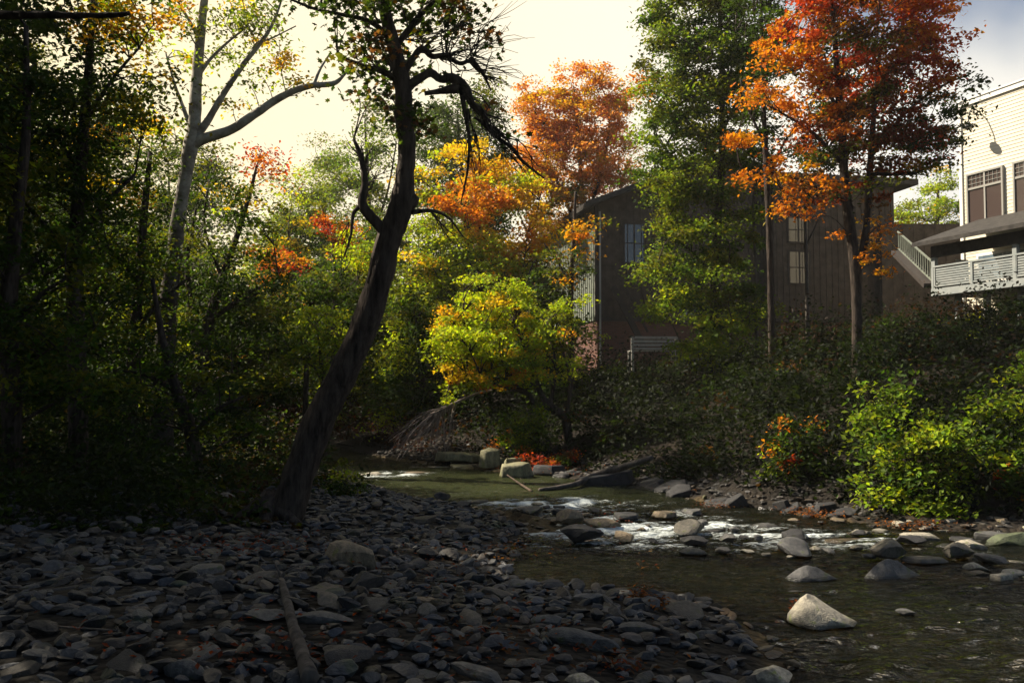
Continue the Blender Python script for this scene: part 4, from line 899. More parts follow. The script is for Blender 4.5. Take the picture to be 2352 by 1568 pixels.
shrub("bright green bush on the right bank with its left shoulder reaching the slender trunk", 12.2,
      [(2030, 930, 66, 40, 0, .5, 1.0), (2010, 980, 60, 36, 0, .5, 1.0), (1985, 905, 30, 22, 0, .3, .8), (2060, 900, 40, 26, 0, .3, .8), (1990, 1030, 50, 20, 0, .3, .6)], (2080, 1130), [(LG, 4), (GR, 4), (OL, 1)], 51)
shrub("largest bright yellow green bush overhanging the pale stones of the right bank", 11.6,
      [(2090, 1040, 70, 50, 0, .5, 1.1), (2160, 1010, 70, 56, 0, .5, 1.1), (2060, 1100, 80, 40, 0, .5, 1.1), (2160, 1100, 80, 56, 0, .5, 1.1), (2120, 1160, 90, 36, -.2, .5, 1.1), (2200, 1180, 70, 26, -.2, .4, 1.0, [(YG, 3), (LG, 2)]), (1990, 1130, 40, 18, -.2, .3, .8), (2240, 1040, 60, 60, 0, .5, .8)],
      (2160, 1215), BUSH, 52)
shrub("tall green bush filling the gap between the bright bush and the right edge", 13.2,
      [(2320, 960, 56, 60, -.5, .6, 1.0), (2370, 880, 60, 70, 0, .6, 1.0), (2340, 1050, 60, 40, -.8, .5, 1.0)], (2340, 1140), [(LG, 4), (YG, 1), (GR, 2)], 66)
shrub("upright green bush behind the largest bright one, reaching up toward the porch posts", 12.8,
      [(2270, 930, 40, 50, 0, .4, .9), (2240, 980, 60, 40, 0, .4, .9), (2290, 1010, 50, 50, 0, .4, .9), (2180, 950, 40, 24, 0, .3, .6), (2250, 900, 24, 30, 0, .3, .7)], (2270, 1130), [(LG, 5), (GR, 2), (YG, 1)], 53)
shrub("bush with reddish leaf edges at the right edge of the photo above the angular boulder", 11.4,
      [(2330, 1080, 44, 50, 0, .4, 1.0, [(GR, 3), (RD, 1), (OR, 1)]), (2320, 1150, 40, 50, 0, .4, 1.0), (2370, 1100, 50, 90, 0, .5, 1.0)], (2350, 1230), [(GR, 3), (LG, 2), (OR, .6), (OL, 1)], 54)
shrub("rounded green and rusty shrub standing alone in the shade left of the bright bush", 13.4,
      [(1800, 1060, 54, 50, 0, .45, 1.0), (1840, 1000, 62, 56, 0, .5, 1.0, [(GR, 3), (DG, 3), (OR, 1)]), (1870, 1070, 56, 50, 0, .5, .9, [(DG, 3), (GR, 2), (BR, 1)]), (1830, 1115, 60, 36, 0, .45, 1.0), (1790, 1030, 26, 26, 0, .3, .9, [(OR, 1), (YG, 1), (GR, 1)])],
      (1850, 1175), [(LG, 3), (GR, 4), ((.3, .09, .015), .5), (RD, .3), (YE, .3)], 55, leaf=.04, clump=.2, tmpl=LEAF4)
shrub("yellow leaved shrub on the slope right of the porch posts", 21,
      [(2240, 770, 50, 20, 0, .6, .8), (2310, 800, 60, 30, 0, .6, .8), (2260, 810, 50, 26, 0, .6, .7), (2225, 735, 40, 16, 0, .4, .7)], (2260, 870), [(YG, 3), (OL, 3), (LG, 2)], 56, clump=.35)
shrub("sunlit green shrub with red stems on the point behind the mossy blocks", 18.6,
      [(1190, 980, 60, 30, 0, .6, 1.1), (1170, 1020, 56, 24, -.2, .5, 1.1, [(LG, 3), (OR, .8), (GR, 2)]), (1220, 1015, 50, 34, 0, .5, 1.0), (1235, 955, 30, 24, 0, .4, .9)], (1200, 1062), [(LG, 4), (GR, 3), (YG, 1), (OR, .5)], 57, leaf=.035, clump=.2)
shrub("red vine tangle draping over the dark blocks right of the point", 17.6,
      [(1235, 1060, 34, 22, -.2, .3, .9), (1270, 1075, 40, 16, -.3, .3, .9), (1230, 1100, 12, 26, -.4, .2, .8), (1300, 1050, 40, 20, 0, .3, .7)], (1270, 1085), [(RD, 3), (BR, 3), (OR, 1), (GR, 1)], 58, leaf=.032, clump=.16)
shrub("sunlit ivy patch on the bank crest below the corner of the brown building", 25,
      [(1350, 860, 44, 12, 0, .8, 1.0), (1400, 850, 40, 10, 0, .8, .9), (1330, 890, 36, 18, 0, .8, .9)], (1350, 890), [(GR, 3), (LG, 3), (OL, 1)], 59, leaf=.045, clump=.3)
shrub("low dark bush beside the leaning trunk's foot, at the water", 12.6,
      [(800, 1130, 46, 36, 0, .5, .9), (760, 1160, 60, 40, 0, .5, .9), (830, 1170, 40, 26, 0, .4, .8), (790, 1090, 30, 24, 0, .3, .6, [(YG, 1), (OL, 2)])], (790, 1210), [(DG, 4), (OL, 2), (GR, 1)], 60, leaf=.035, clump=.2)
shrub("dark shrub in the shade below the bench", 22, [(1480, 950, 110, 40, 0, 1.2, .9), (1600, 960, 90, 50, 0, 1.2, .8)], (1540, 1010), [((.012, .022, .008), 5), (DG, 1), (BR, 1)], 61, clump=.35)  # near-black leaf green here and below paints in the bank's shade
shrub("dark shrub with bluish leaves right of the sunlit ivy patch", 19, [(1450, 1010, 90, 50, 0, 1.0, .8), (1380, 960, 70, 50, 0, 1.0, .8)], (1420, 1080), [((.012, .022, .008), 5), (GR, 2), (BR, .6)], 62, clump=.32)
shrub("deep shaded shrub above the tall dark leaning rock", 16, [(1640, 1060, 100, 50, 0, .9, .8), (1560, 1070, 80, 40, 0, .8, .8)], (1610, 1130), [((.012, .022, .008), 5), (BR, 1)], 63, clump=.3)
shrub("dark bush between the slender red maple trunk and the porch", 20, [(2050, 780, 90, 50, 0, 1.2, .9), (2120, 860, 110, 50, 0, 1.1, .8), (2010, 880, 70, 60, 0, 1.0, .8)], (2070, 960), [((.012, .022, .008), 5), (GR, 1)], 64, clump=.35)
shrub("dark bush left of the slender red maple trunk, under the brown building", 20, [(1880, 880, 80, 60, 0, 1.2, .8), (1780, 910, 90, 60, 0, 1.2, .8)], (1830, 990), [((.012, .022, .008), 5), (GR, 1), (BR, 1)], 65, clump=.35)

BG = "dark shrubs massed on the shaded far bank"  # their near-black leaf colours stand in for shade
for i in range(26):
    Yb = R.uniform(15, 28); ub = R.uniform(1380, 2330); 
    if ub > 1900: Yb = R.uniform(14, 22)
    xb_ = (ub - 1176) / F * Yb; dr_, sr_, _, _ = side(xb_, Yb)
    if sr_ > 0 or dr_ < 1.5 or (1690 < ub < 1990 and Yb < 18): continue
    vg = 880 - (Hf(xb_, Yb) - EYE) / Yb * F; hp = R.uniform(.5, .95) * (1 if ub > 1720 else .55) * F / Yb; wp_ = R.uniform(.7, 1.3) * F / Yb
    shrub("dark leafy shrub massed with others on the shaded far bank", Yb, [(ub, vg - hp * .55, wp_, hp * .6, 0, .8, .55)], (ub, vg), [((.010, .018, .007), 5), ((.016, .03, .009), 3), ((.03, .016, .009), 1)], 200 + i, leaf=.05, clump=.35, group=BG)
# thin shaded trunks before the building
for (u, lab, w_) in [(1853, "thin grey trunk before the lower windows of the brown building", 9), (1735, "thin dark trunk at the middle of the brown building front", 8)]:
    tree("slim_tree", lab, 25, [(u + 8, 900, w_ + 3), (u + 3, 780, w_ + 1), (u, 640, w_), (u - 4, 480, w_ - 2), (u - 2, 330, 4)], [[(u, 560, 5), (u + 40, 480, 3)]],
         [(u, 330, 60, 60, 0, .9, .5, CP), (u + 20, 420, 50, 50, 0, .8, .35, CP)], pal=CP, leaf=.06, dens=340, clump=.4, bark=M_BARK2, seed=70 + w_)

# ---- woods out to the sides and behind (the valley wood carried on past the frame, added for its shade)
WG = "unseen shade trees beyond the left edge"  # unseen trees added to keep sun and sky off the bar
for i, (x, y, h, r) in enumerate([(-10.5, 14.5, 12, 2.6), (-9.0, 9.5, 11, 2.5), (-12.0, 11.0, 13, 3.0), (-8.2, 5.0, 11, 2.6), (-11.5, 5.5, 13, 3.0), (-6.5, .5, 10, 2.6), (-16, 15, 14, 3.2)]):
    wild_tree(x, y, h, r, "unseen dark leafy tree of the left wood, added to shade the bar", CP, .15, WG, seed=80 + i, dens=300, leaf=.07, clump=.8)
for i, (x, y, h, r, lab) in enumerate([(-12.5, 27, 11, 2.6, "dark green tree on the left bank behind the pale barked tree"), (-17, 29, 13, 3.2, "wide green tree deep in the left wood, far left of the pale barked one"),
                                  (-8.8, 34, 8, 2.4, "green tree at the far bend of the creek below the pale hazy one"), (-15, 38, 12, 3.2, "tall green tree beyond the far bend of the creek"), (-20, 22, 14, 3.2, "shaded tree at the back of the left wood, seen above the low sprays")]):
    wild_tree(x, y, h, r, lab, CPY if i in (0, 2) else CP, .18, None, seed=95 + i, dens=380, leaf=.07, clump=.75, low=.08)
for i, (x, y, h, r, lab) in enumerate([(-5.2, 29, 6.5, 2.3, "dense dark green tree closing the creek bend behind the leaning trunk"), (-1.2, 31, 7.0, 2.4, "dense dark tree behind the yellow and orange maple"),
                                  (-2.6, 24.5, 3.6, 1.8, "dark understory tree over the far water"), (.6, 24, 3.8, 1.6, "dark understory tree behind the bright yellow green one")]):
    wild_tree(x, y, h, r, lab, [(DG, 2), (GR, 3), (OL, 2), (YG, 1)], .12, None, seed=110 + i, dens=430, leaf=.06, clump=.6, low=.02)

def leaf_mass(name, label, C, pal, leaf, seed, kind="stuff", up=.6):
    cols = pick_cols(C, pal, seed) * rng.uniform(.6, 1.4, (len(C), 1))
    o = bpy.data.objects.new(name, leaf_mesh(name, C, leaf, cols.clip(.003, .8), up=up)); COL.objects.link(o); return props(o, label, kind=kind)
# far wood closing the valley
def far_wood():
    out = []
    for i in range(150):
        a = R.uniform(-.9, .9); d = R.uniform(58, 80); x = math.tan(a) * d * .8; y = d
        if .1 < a < .30: d += 10
        h = R.uniform(5.5, 9.5) + (4 if a < -.3 else 0); r = R.uniform(2.5, 4)
        n = 900; q = rng.normal(size=(n, 3)); q /= np.linalg.norm(q, axis=1)[:, None]; q *= rng.uniform(.5, 1, (n, 1))
        out.append(np.array([x, y, Hf(x, y) + h * .5]) + q * np.array([r, r, h * .55]))
    return np.concatenate(out)
leaf_mass("far_woods", "hazy green wood closing the valley behind all the trees", far_wood(), [(GR, 4), (OL, 3), (LG, 2), (GO, .5)], .22, 130)
def bank_cover(n, region, hgt, seed):
    r = np.random.default_rng(seed); x, y = region(r, n); z = H(x, y)
    lump = (1.7 * fbm(x * .9, y * .9, seed, 3) + .45).clip(0, 1.5)
    return np.stack([x, y, z + r.uniform(0, 1, len(x)) ** 1.5 * hgt * lump + .02], 1)
def reg_bank(r, n):
    y = r.uniform(11, 40, n * 3); x = r.uniform(-4, .62, n * 3) * 0 + r.uniform(-.45, .65, n * 3) * y
    dr, s = seg_dist(x, y, RB); k = (s < 0) & (dr > .55); return x[k][:n], y[k][:n]
leaf_mass("undergrowth", "dark ground cover of vines and weeds over the steep far bank", bank_cover(115000, reg_bank, 1.3, 140), [((.010, .016, .006), 6), ((.014, .025, .008), 3), ((.03, .016, .009), 2), ((.07, .02, .01), .2)], .055, 141)  # leaf colours taken near black in place of shade on this bank
def reg_left(r, n):
    y = r.uniform(9, 36, n * 3); x = r.uniform(-.75, -.1, n * 3) * y
    dl, s = seg_dist(x, y, LB); k = (s > 0) & ((dl > np.where(y > 13.5, .4, 3.6)) | ((y > 9.6) & (x < -.235 * y))); return x[k][:n], y[k][:n]
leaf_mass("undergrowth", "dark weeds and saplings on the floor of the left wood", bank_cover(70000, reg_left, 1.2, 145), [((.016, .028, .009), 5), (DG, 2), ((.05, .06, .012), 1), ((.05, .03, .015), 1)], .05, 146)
# fallen leaves
def reg_fall(r, n):
    out = []
    for (u, v, su, sv, k) in [(1210, 1070, 60, 20, 160), (1290, 1085, 60, 14, 120), (1470, 1378, 34, 10, 150), (1510, 1400, 20, 8, 50), (1560, 1135, 40, 5, 60), (1640, 1185, 40, 8, 70), (1870, 1190, 60, 10, 180),
                              (2100, 1215, 90, 12, 200), (1400, 1225, 60, 20, 60), (1150, 1270, 60, 30, 80), (2060, 1385, 22, 6, 40), (1825, 1450, 16, 5, 25), (1430, 1540, 50, 20, 60), (1100, 1450, 200, 60, 120), (600, 1500, 300, 60, 160), (1000, 1300, 300, 60, 160), (560, 1260, 160, 20, 200), (1250, 1500, 260, 60, 160)]:
        for _ in range(k):
            p = G(u + r.normal() * su * .6, v + r.normal() * sv * .6); out.append((p[0], p[1], max(p[2], 0) + .02 + abs(r.normal()) * .035))
    return np.array(out)
leaf_mass("fallen_leaves", "rust and red fallen leaves caught between the stones", reg_fall(np.random.default_rng(150), 0), [((.16, .035, .015), 3), ((.10, .045, .02), 4), ((.3, .10, .02), 1)], .022, 151, up=1.2)

# ------------------------------------------------------------------ dead wood
M_DEAD = mat("bleached_twig", (.16, .13, .12), .9, .1, ((.26, .22, .20), 7, 5))
def log(name, label, pts, m=M_TWIG, seg=9, Y=None, extra=(), cat="log"):
    q = []
    for (u, v, wp, dz) in pts:
        p = G(u, v); q.append((p[0], p[1], max(p[2], 0) + wp / 2 / F * p[1] * .7 + dz, wp / 2 / F * p[1]))
    q = np.array(q); s = spline(q, len(q) * 5); mb = MB(); mb.tube(s[:, :3], s[:, 3], seg, .12)
    for e in extra:
        a = s[int(e[0] * (len(s) - 1)), :3]; b = a + np.array(e[1]); mb.tube(spline([a, (a + b) / 2 + rng.normal(0, .03, 3), b], 6), np.linspace(e[2], .004, 6), 5)
    base = s[0, :3].copy()
    return props(mb.build(name, m, None, True, loc=base), label, cat)
log("log", "half buried weathered log running down to the bottom edge on the gravel bar", [(646, 1340, 16, .0), (660, 1400, 20, .02), (672, 1450, 24, .02), (690, 1510, 30, .02), (712, 1590, 40, .03)], M_BARK2, 12, extra=[(.0, (-.1, .15, .12), .02), (.0, (.12, .1, .10), .018)])
log("log", "long dark driftwood log slanting up from the water onto the far bank", [(1238, 1164, 8, .0), (1310, 1152, 13, .02), (1340, 1140, 14, .06), (1372, 1126, 14, .14), (1440, 1122, 16, .30), (1500, 1112, 12, .42)], M_BARK2, 9)
log("stick", "thin bare stick standing in the white water beside the driftwood log", [(1222, 1166, 7, -.02), (1195, 1150, 5, .05), (1165, 1142, 3, .16)], M_TWIG, 6, cat="stick", extra=[(.5, (.0, .1, .09), .006)])
log("stick", "pale fallen stick lying along the dark lower left gravel", [(20, 1452, 4, .03), (120, 1456, 5, .03), (270, 1462, 4, .03)], M_BARK2, 6, cat="stick")
log("branch", "short pale broken branch on the dark far shore left of the green pool", [(775, 1040, 5, .15), (800, 1042, 6, .15), (812, 1043, 4, .15)], M_PALE, 6, cat="branch")
mb = MB()                                              # dead branch with a brush of twigs
a = P(1085, 908, 19.2); b = P(1000, 945, 19); mb.tube(spline([P(1130, 896, 19.6), a, b], 10), np.linspace(.02, .035, 10), 6)
for i in range(46):
    s0 = a + (b - a) * R.uniform(.4, 1.1); e = P(R.uniform(885, 1040), R.uniform(1000, 1060), 19 + R.uniform(-.6, .8))
    pp = spline([s0, (s0 + e) / 2 + np.array([R.uniform(-.1, .1), 0, R.uniform(0, .16)]), e], 8); mb.tube(pp, np.linspace(.012, .003, 8), 4, cap=False)
    for j in range(3):
        s1 = pp[R.randint(3, 6)]; e1 = s1 + np.array([R.uniform(-.35, .1), R.uniform(-.2, .2), R.uniform(-.35, .02)]); mb.tube([s1, (s1 + e1) / 2 + rng.normal(0, .02, 3), e1], [.005, .004, .002], 3, cap=False)
props(mb.build("dead_branch", M_DEAD, None, True, loc=b), "bare dead branch, its brush of fine twigs drooping to the water by the point", "branch")
mb = MB()                                              # dark branch end at top left
mb.tube(spline([P(-260, 40, 6.2), P(-60, 36, 6.1), P(80, 35, 6.0), P(190, 36, 6.0), P(270, 35, 6.0), P(298, 30, 6.0)], 26), np.linspace(.032, .014, 26), 8, .2)
mb.tube(spline([P(120, 35, 6.0), P(150, 10, 6.0), P(175, -30, 6.0)], 6), [.006, .005, .005, .004, .004, .003], 4)
props(mb.build("branch", M_BARK, None, True, loc=P(-260, 40, 6.2)), "horizontal broken dark branch poking in at the top left corner", "branch")

# ------------------------------------------------------------------ brown building
def wood_mat(name, a, b_, sc=4): return mat(name, a, .85, .15, (b_, sc, 7), (14, .35))
M_SIDE = wood_mat("brown_siding", (.045, .036, .030), (.085, .070, .058), 3)
M_BRICK = bpy.data.materials.new("red_brick"); M_BRICK.use_nodes = True
_t = M_BRICK.node_tree; _b = _t.nodes["Principled BSDF"]; _b.inputs["Roughness"].default_value = .9
_k = _t.nodes.new("ShaderNodeTexBrick"); _c = _t.nodes.new("ShaderNodeTexCoord"); _m = _t.nodes.new("ShaderNodeMapping"); _m.inputs["Rotation"].default_value = (math.pi / 2, 0, 0)
_t.links.new(_c.outputs["Object"], _m.inputs[0]); _t.links.new(_m.outputs[0], _k.inputs["Vector"]); _k.inputs["Scale"].default_value = 1
_k.inputs["Color1"].default_value = (.10, .036, .024, 1); _k.inputs["Color2"].default_value = (.15, .055, .036, 1); _k.inputs["Mortar"].default_value = (.10, .085, .07, 1)
_k.inputs["Brick Width"].default_value = .22; _k.inputs["Row Height"].default_value = .075; _k.inputs["Mortar Size"].default_value = .008
_t.links.new(_k.outputs["Color"], _b.inputs["Base Color"])
M_TRIM = mat("dark_trim", (.03, .025, .022), .7, .3, ((.05, .04, .035), 5, 4))
M_ROOF = mat("grey_shingle", (.04, .037, .035), .9, .1, ((.06, .055, .05), 12, 6), (30, .4))
M_GLASS = mat("window_glass", (.02, .025, .03), .06, .9)
M_SIDE2 = wood_mat("grey_green_siding", (.13, .145, .12), (.20, .22, .18), 3)
B0 = P(1370, 832, 36); gz = B0[2] - .6
BR_ = empty("brown_building", (B0[0], B0[1], gz), math.atan2(.2, 1), label="large brown timber and brick building on the bank behind the tall green tree", cat="building")
def bz(v, s=0): return P(1370, v, 36 + .2 * s)[2] - gz
zb = bz(735); ze = bz(470); zr_ = bz(365, 5.5); W1 = 7.4; W2 = 13.0; DP = 12.0
mb = MB()
V = [(0, 0, zb), (W1, 0, zb), (W1, 0, bz(410, 7)), (5.5, 0, zr_), (0, 0, ze), (0, DP, zb), (W1, DP, zb), (W1, DP, bz(410, 7)), (5.5, DP, zr_), (0, DP, ze)]
mb.add(V, [(0, 1, 2, 3, 4), (9, 8, 7, 6, 5), (1, 6, 7, 2), (0, 1, 6, 5)])
x = .12
while x < W1:
    zt = ze + (zr_ - ze) * x / 5.5 if x < 5.5 else zr_ + (bz(410, 7) - zr_) * (x - 5.5) / (W1 - 5.5)
    mb.box(x, x + .045, -.03, .01, zb, zt - .02); x += .30
zt2 = bz(440, 12)
mb.box(W1 + .02, W2, -.9, DP, zb, zt2)
x = W1 + .12
while x < W2: mb.box(x, x + .045, -.93, -.89, zb, zt2 - .02); x += .28
mb.build("wall", M_SIDE, BR_)
mb = MB(); mb.add([(0.0, 0, zb), (0, DP, zb), (0, DP, ze), (0, 0, ze)], [(0, 3, 2, 1)])
y = .05
while y < DP: mb.box(-.03, .002, y, y + .05, zb, ze - .02); y += .3
mb.build("side_wall", M_SIDE2, BR_)['label'] = "sunlit grey green side wall with vertical boards"
mb = MB(); mb.box(.06, W2 - .2, .06, DP - .1, -1.5, zb - .02); mb.box(W1 + .3, W2 - .06, -.85, .1, -1.5, zb - .022); mb.build("brick_base", M_BRICK, BR_)
mb = MB(); mb.box(-.08, W1, -.06, .06, zb - .03, zb + .12); mb.box(W1, W2 + .05, -.97, -.9, zb - .03, zb + .12)
mb.box(-.05, .08, -.05, .07, zb, ze); mb.build("trim", M_TRIM, BR_)
mb = MB()
for (xa, za, xb, zb2) in [(-.6, ze - .25, 5.5, zr_ + .02), (5.5, zr_ + .02, W1 + .4, bz(410, 7) - .05)]:
    mb.add([(xa, -.7, za), (xb, -.7, zb2), (xb, DP + .5, zb2), (xa, DP + .5, za), (xa, -.7, za + .22), (xb, -.7, zb2 + .22), (xb, DP + .5, zb2 + .22), (xa, DP + .5, za + .22)],
           [(0, 1, 2, 3), (4, 7, 6, 5), (0, 4, 5, 1), (2, 6, 7, 3), (1, 5, 6, 2), (0, 3, 7, 4)])
mb.box(W1 - .1, W2 + .7, -1.6, DP, zt2 + .01, zt2 + .26)
mb.build("roof", M_ROOF, BR_)
def window(parent, x0, x1, z0, z1, yf=0.0, mull=1, rows=0, name="window", fm=M_TRIM):
    mb = MB(); t = .07
    mb.box(x0 - t, x0, yf - .06, yf + .02, z0 - t, z1 + t); mb.box(x1, x1 + t, yf - .06, yf + .02, z0 - t, z1 + t)
    mb.box(x0, x1, yf - .06, yf + .02, z1, z1 + t); mb.box(x0, x1, yf - .08, yf + .02, z0 - t, z0)
    for i in range(mull): xm = x0 + (x1 - x0) * (i + 1) / (mull + 1); mb.box(xm - .03, xm + .03, yf - .05, yf - .012, z0, z1)
    for i in range(rows): zm = z0 + (z1 - z0) * (i + 1) / (rows + 1); mb.box(x0, x1, yf - .048, yf - .014, zm - .02, zm + .02)
    f = mb.build(name, fm, parent)
    mb = MB(); mb.box(x0, x1, yf - .03, yf - .008, z0, z1); g = mb.build("pane", M_GLASS, f); return f
def bx(u): # local x on the brown building's front for photo column u
    k = (u - 1176) / F; return (k * B0[1] - B0[0]) / (1 - .2 * k) * math.hypot(1, .2)
def bX(u, yf=-.9):
    k = (u - 1176) / F; c, s_ = 1 / math.hypot(1, .2), .2 / math.hypot(1, .2)
    ox, oy = B0[0] - s_ * yf, B0[1] + c * yf
    return (k * oy - ox) / (c - s_ * k)
def bZ(u, v, yf=0): 
    s = bX(u, yf); c, s_ = 1 / math.hypot(1, .2), .2 / math.hypot(1, .2); return P(u, v, B0[1] + s_ * s + c * yf)[2] - gz
M_DP = mat("downpipe_paint", (.32, .32, .29), .6, .3)
M_LITGLASS = mat("pale_blind_glass", (.16, .22, .26), .15, .8, ((.08, .12, .16), 2, 3))
for (u0, u1, v0, v1, yf) in [(1436, 1480, 515, 602, 0), (1640, 1668, 610, 632, 0), (1815, 1860, 500, 555, -.9), (1816, 1862, 578, 650, -.9), (1560, 1600, 690, 740, 0), (1850, 1860, 720, 790, -.9)][:5]:
    w_ = window(BR_, bX(u0, yf), bX(u1, yf), bZ(u0, v1, yf), bZ(u0, v0, yf), yf, 1, 1)
mb = MB(); mb.box(bX(1805), bX(1865), -.86, -.84, -.2, zb - .1); mb.build("door", mat("dark_red_door", (.06, .015, .014), .6, .3, ((.09, .02, .02), 3, 3)), BR_)
mb = MB(); mb.tube([(.14, -.1, -.4), (.14, -.1, ze - .3)], [.04, .04], 8); mb.build("downpipe", M_DP, BR_)
# diagonal stair stringer in front of the left part
mb = MB(); xa, xb = bX(1400, 0), bX(1455, 0); mb.bar((xa, -.5, bZ(1400, 660)), (xb + .3, -.5, bZ(1455, 800)), .08, .25); mb.bar((xa, -.9, bZ(1400, 625)), (xb + .3, -.9, bZ(1455, 765)), .06, .08)
mb.build("stair", M_TRIM, BR_)

# bench
Pb = P(1504, 828, 31.0); Pb[2] = Hf(Pb[0], Pb[1])
M_BENCH = mat("weathered_bench_wood", (.30, .29, .26), .8, .2, ((.42, .41, .38), 5, 5))
be = empty("bench", (Pb[0], Pb[1], Pb[2]), .1, label="weathered slatted bench on top of the bank before the brown building", cat="bench")
zo = max(.0, P(1504, 830, 31)[2] - Pb[2]); print('BENCH', zo)
for i in range(4):
    mb = MB(); mb.box(-.85, .85, -.02, .012, zo + .40 + i * .13, zo + .49 + i * .13); mb.build("back_slat", M_BENCH, be)
mb = MB()
for i in range(3): mb.box(-.85, .85, .10 + i * .15, .22 + i * .15, zo + .36, zo + .39)
mb.build("seat", M_BENCH, be)
for sx in (-.78, .78):
    for yy in (.0, .50):
        mb = MB(); mb.box(sx - .04, sx + .04, yy + .015, yy + .075, -.05, zo + (.88 if yy == 0 else .36)); mb.build("leg", M_BENCH, be)

# ------------------------------------------------------------------ white house with porch
M_WHITE = mat("cream_siding", (.66, .60, .46), .7, .3, ((.72, .66, .52), 1.5, 4))
M_WTRIM = mat("white_trim", (.78, .76, .70), .6, .3)
M_GREYP = mat("grey_deck_paint", (.24, .27, .27), .7, .3, ((.32, .34, .33), 3, 4))
M_PROOF = mat("porch_roof_edge", (.035, .033, .032), .9, .1, ((.07, .065, .06), 6, 4))
YW = 30.0; A0 = P(2213, 600, YW); dirx = np.array([.355, -.935]); gw = Hf(A0[0], A0[1]) - .5
WH = empty("white_house", (A0[0], A0[1], gw), math.atan2(-.935, .355), label="cream sided house at the right edge with a covered porch on posts", cat="house")
def wY(u):  # distance along the house wall for photo column u
    k = (u - 1176) / F; return (k * A0[1] - A0[0]) / (dirx[0] - k * dirx[1])
def wP(u, v, off=0.0):
    """wall-frame (x, z) of photo pixel on the plane y = -off"""
    ox = A0[0] - .935 * off; oy = A0[1] - .355 * off; k = (u - 1176) / F
    s = (k * oy - ox) / (dirx[0] - k * dirx[1]); return s, P(u, v, oy + dirx[1] * s)[2] - gw
LN = 9.0; zt = wP(2213, 250)[1]
mb = MB(); nb = 74
zs = np.linspace(-.5, zt, nb + 1)
for i in range(nb): mb.add([(0, -.014, zs[i]), (LN, -.014, zs[i]), (LN, 0, zs[i + 1]), (0, 0, zs[i + 1]), (0, 0, zs[i]), (LN, 0, zs[i])], [(0, 1, 2, 3), (0, 4, 5, 1)])
mb.add([(0, .002, -.5), (0, 8, -.5), (0, 8, zt), (0, .002, zt), (LN, .002, -.5), (LN, 8, -.5), (LN, 8, zt), (LN, .002, zt)], [(0, 3, 2, 1), (4, 5, 6, 7), (3, 7, 6, 2), (1, 2, 6, 5)])
mb.build("wall", M_WHITE, WH)
mb = MB(); mb.box(-.05, .07, -.06, .06, -.5, zt); mb.box(-.04, LN + .2, -.07, -.03, zt - .02, zt + .14); mb.build("corner_trim", M_WTRIM, WH)
mb = MB(); mb.box(-.06, LN + .2, -.10, 8.2, zt + .145, zt + .20); mb.build("roof", M_WTRIM, WH)
s0, z0 = wP(2237, 524); s1, _ = wP(2315, 510); _, z1 = wP(2237, 405)
M_WGREY = mat("grey_window_frame", (.30, .29, .26), .6, .3)
M_WFR = mat("dark_window_frame", (.10, .10, .10), .6, .3)
def big_window(x0, x1, z0, z1):
    mb = MB(); t = .06
    for (a_, b_, c_, d_) in [(x0 - t, x0, z0 - t, z1 + t), (x1, x1 + t, z0 - t, z1 + t), (x0, x1, z1, z1 + t), (x0, x1, z0 - t, z0)]: mb.box(a_, b_, -.10, .01, c_, d_)
    zt_ = z0 + (z1 - z0) * .74
    mb.box(x0, x1, -.085, -.03, zt_ - .035, zt_ + .035); xm = (x0 + x1) / 2; mb.box(xm - .03, xm + .03, -.083, -.032, z0, z1)
    f = mb.build("window", M_WGREY, WH)
    mb = MB()
    for k in range(1, 3): zz = zt_ + (z1 - zt_) * k / 3; mb.box(x0, x1, -.075, -.045, zz - .007, zz + .007)
    for k in range(1, 8): xx = x0 + (x1 - x0) * k / 8; mb.box(xx - .005, xx + .005, -.073, -.047, zt_, z1)
    mb.build("muntin", M_WGREY, f)
    mb = MB(); mb.box(x0, x1, -.05, -.035, z0, z1); mb.build("pane", mat("brown_glass", (.07, .05, .045), .1, .7), f); return f
big_window(s0, s1, z0, z1)
s2, _ = wP(2346, 500); big_window(s2, s2 + (s1 - s0), z0, z1)
# porch
OFF = 2.6
xe, zfl = wP(2142, 664, OFF); _, zsl = wP(2142, 680, OFF); _, zrl = wP(2142, 614, OFF); _, zrf = wP(2142, 562, OFF); xw = xe
_, zrw = wP(2213, 522)
LP = LN + 1
mb = MB(); mb.box(xe, LP, -OFF, -.04, zsl, zfl); mb.build("porch_deck", M_GREYP, WH)
mb = MB()
mb.add([(xe - .4, -OFF - .35, zrf - .05), (LP, -OFF - .35, zrf - .05), (LP, -.05, zrw), (xe - .4, -.05, zrw), (xe - .4, -OFF - .35, zrf + .08), (LP, -OFF - .35, zrf + .08), (LP, -.05, zrw + .12), (xe - .4, -.05, zrw + .12)],
       [(0, 1, 2, 3), (4, 7, 6, 5), (0, 4, 5, 1), (2, 6, 7, 3), (1, 5, 6, 2), (0, 3, 7, 4)]); mb.build("porch_roof", M_PROOF, WH)
mb = MB(); mb.box(xe, LP, -OFF + .02, -OFF + .16, zrf - .42, zrf - .06); mb.build("beam", M_PROOF, WH)
for xx in (xe + .08, xe + 3.0, xe + 6.0):
    mb = MB(); mb.box(xx - .07, xx + .07, -OFF + .02, -OFF + .16, zfl + .003, zrf - .42); mb.build("porch_column", M_GREYP, WH)
for (u, v) in [(2205, 745), (2271, 780), (2350, 800)]:
    s, _ = wP(u, v, OFF - .5); wx__, wy__ = A0[0] - .935 * (OFF - .5) + dirx[0] * s, A0[1] - .355 * (OFF - .5) + dirx[1] * s
    mb = MB(); mb.tube([(s, -OFF + .5, Hf(wx__, wy__) - gw - .4), (s, -OFF + .5, zsl - .003)], [.11, .11], 14); mb.build("support_post", M_GREYP, WH, True)
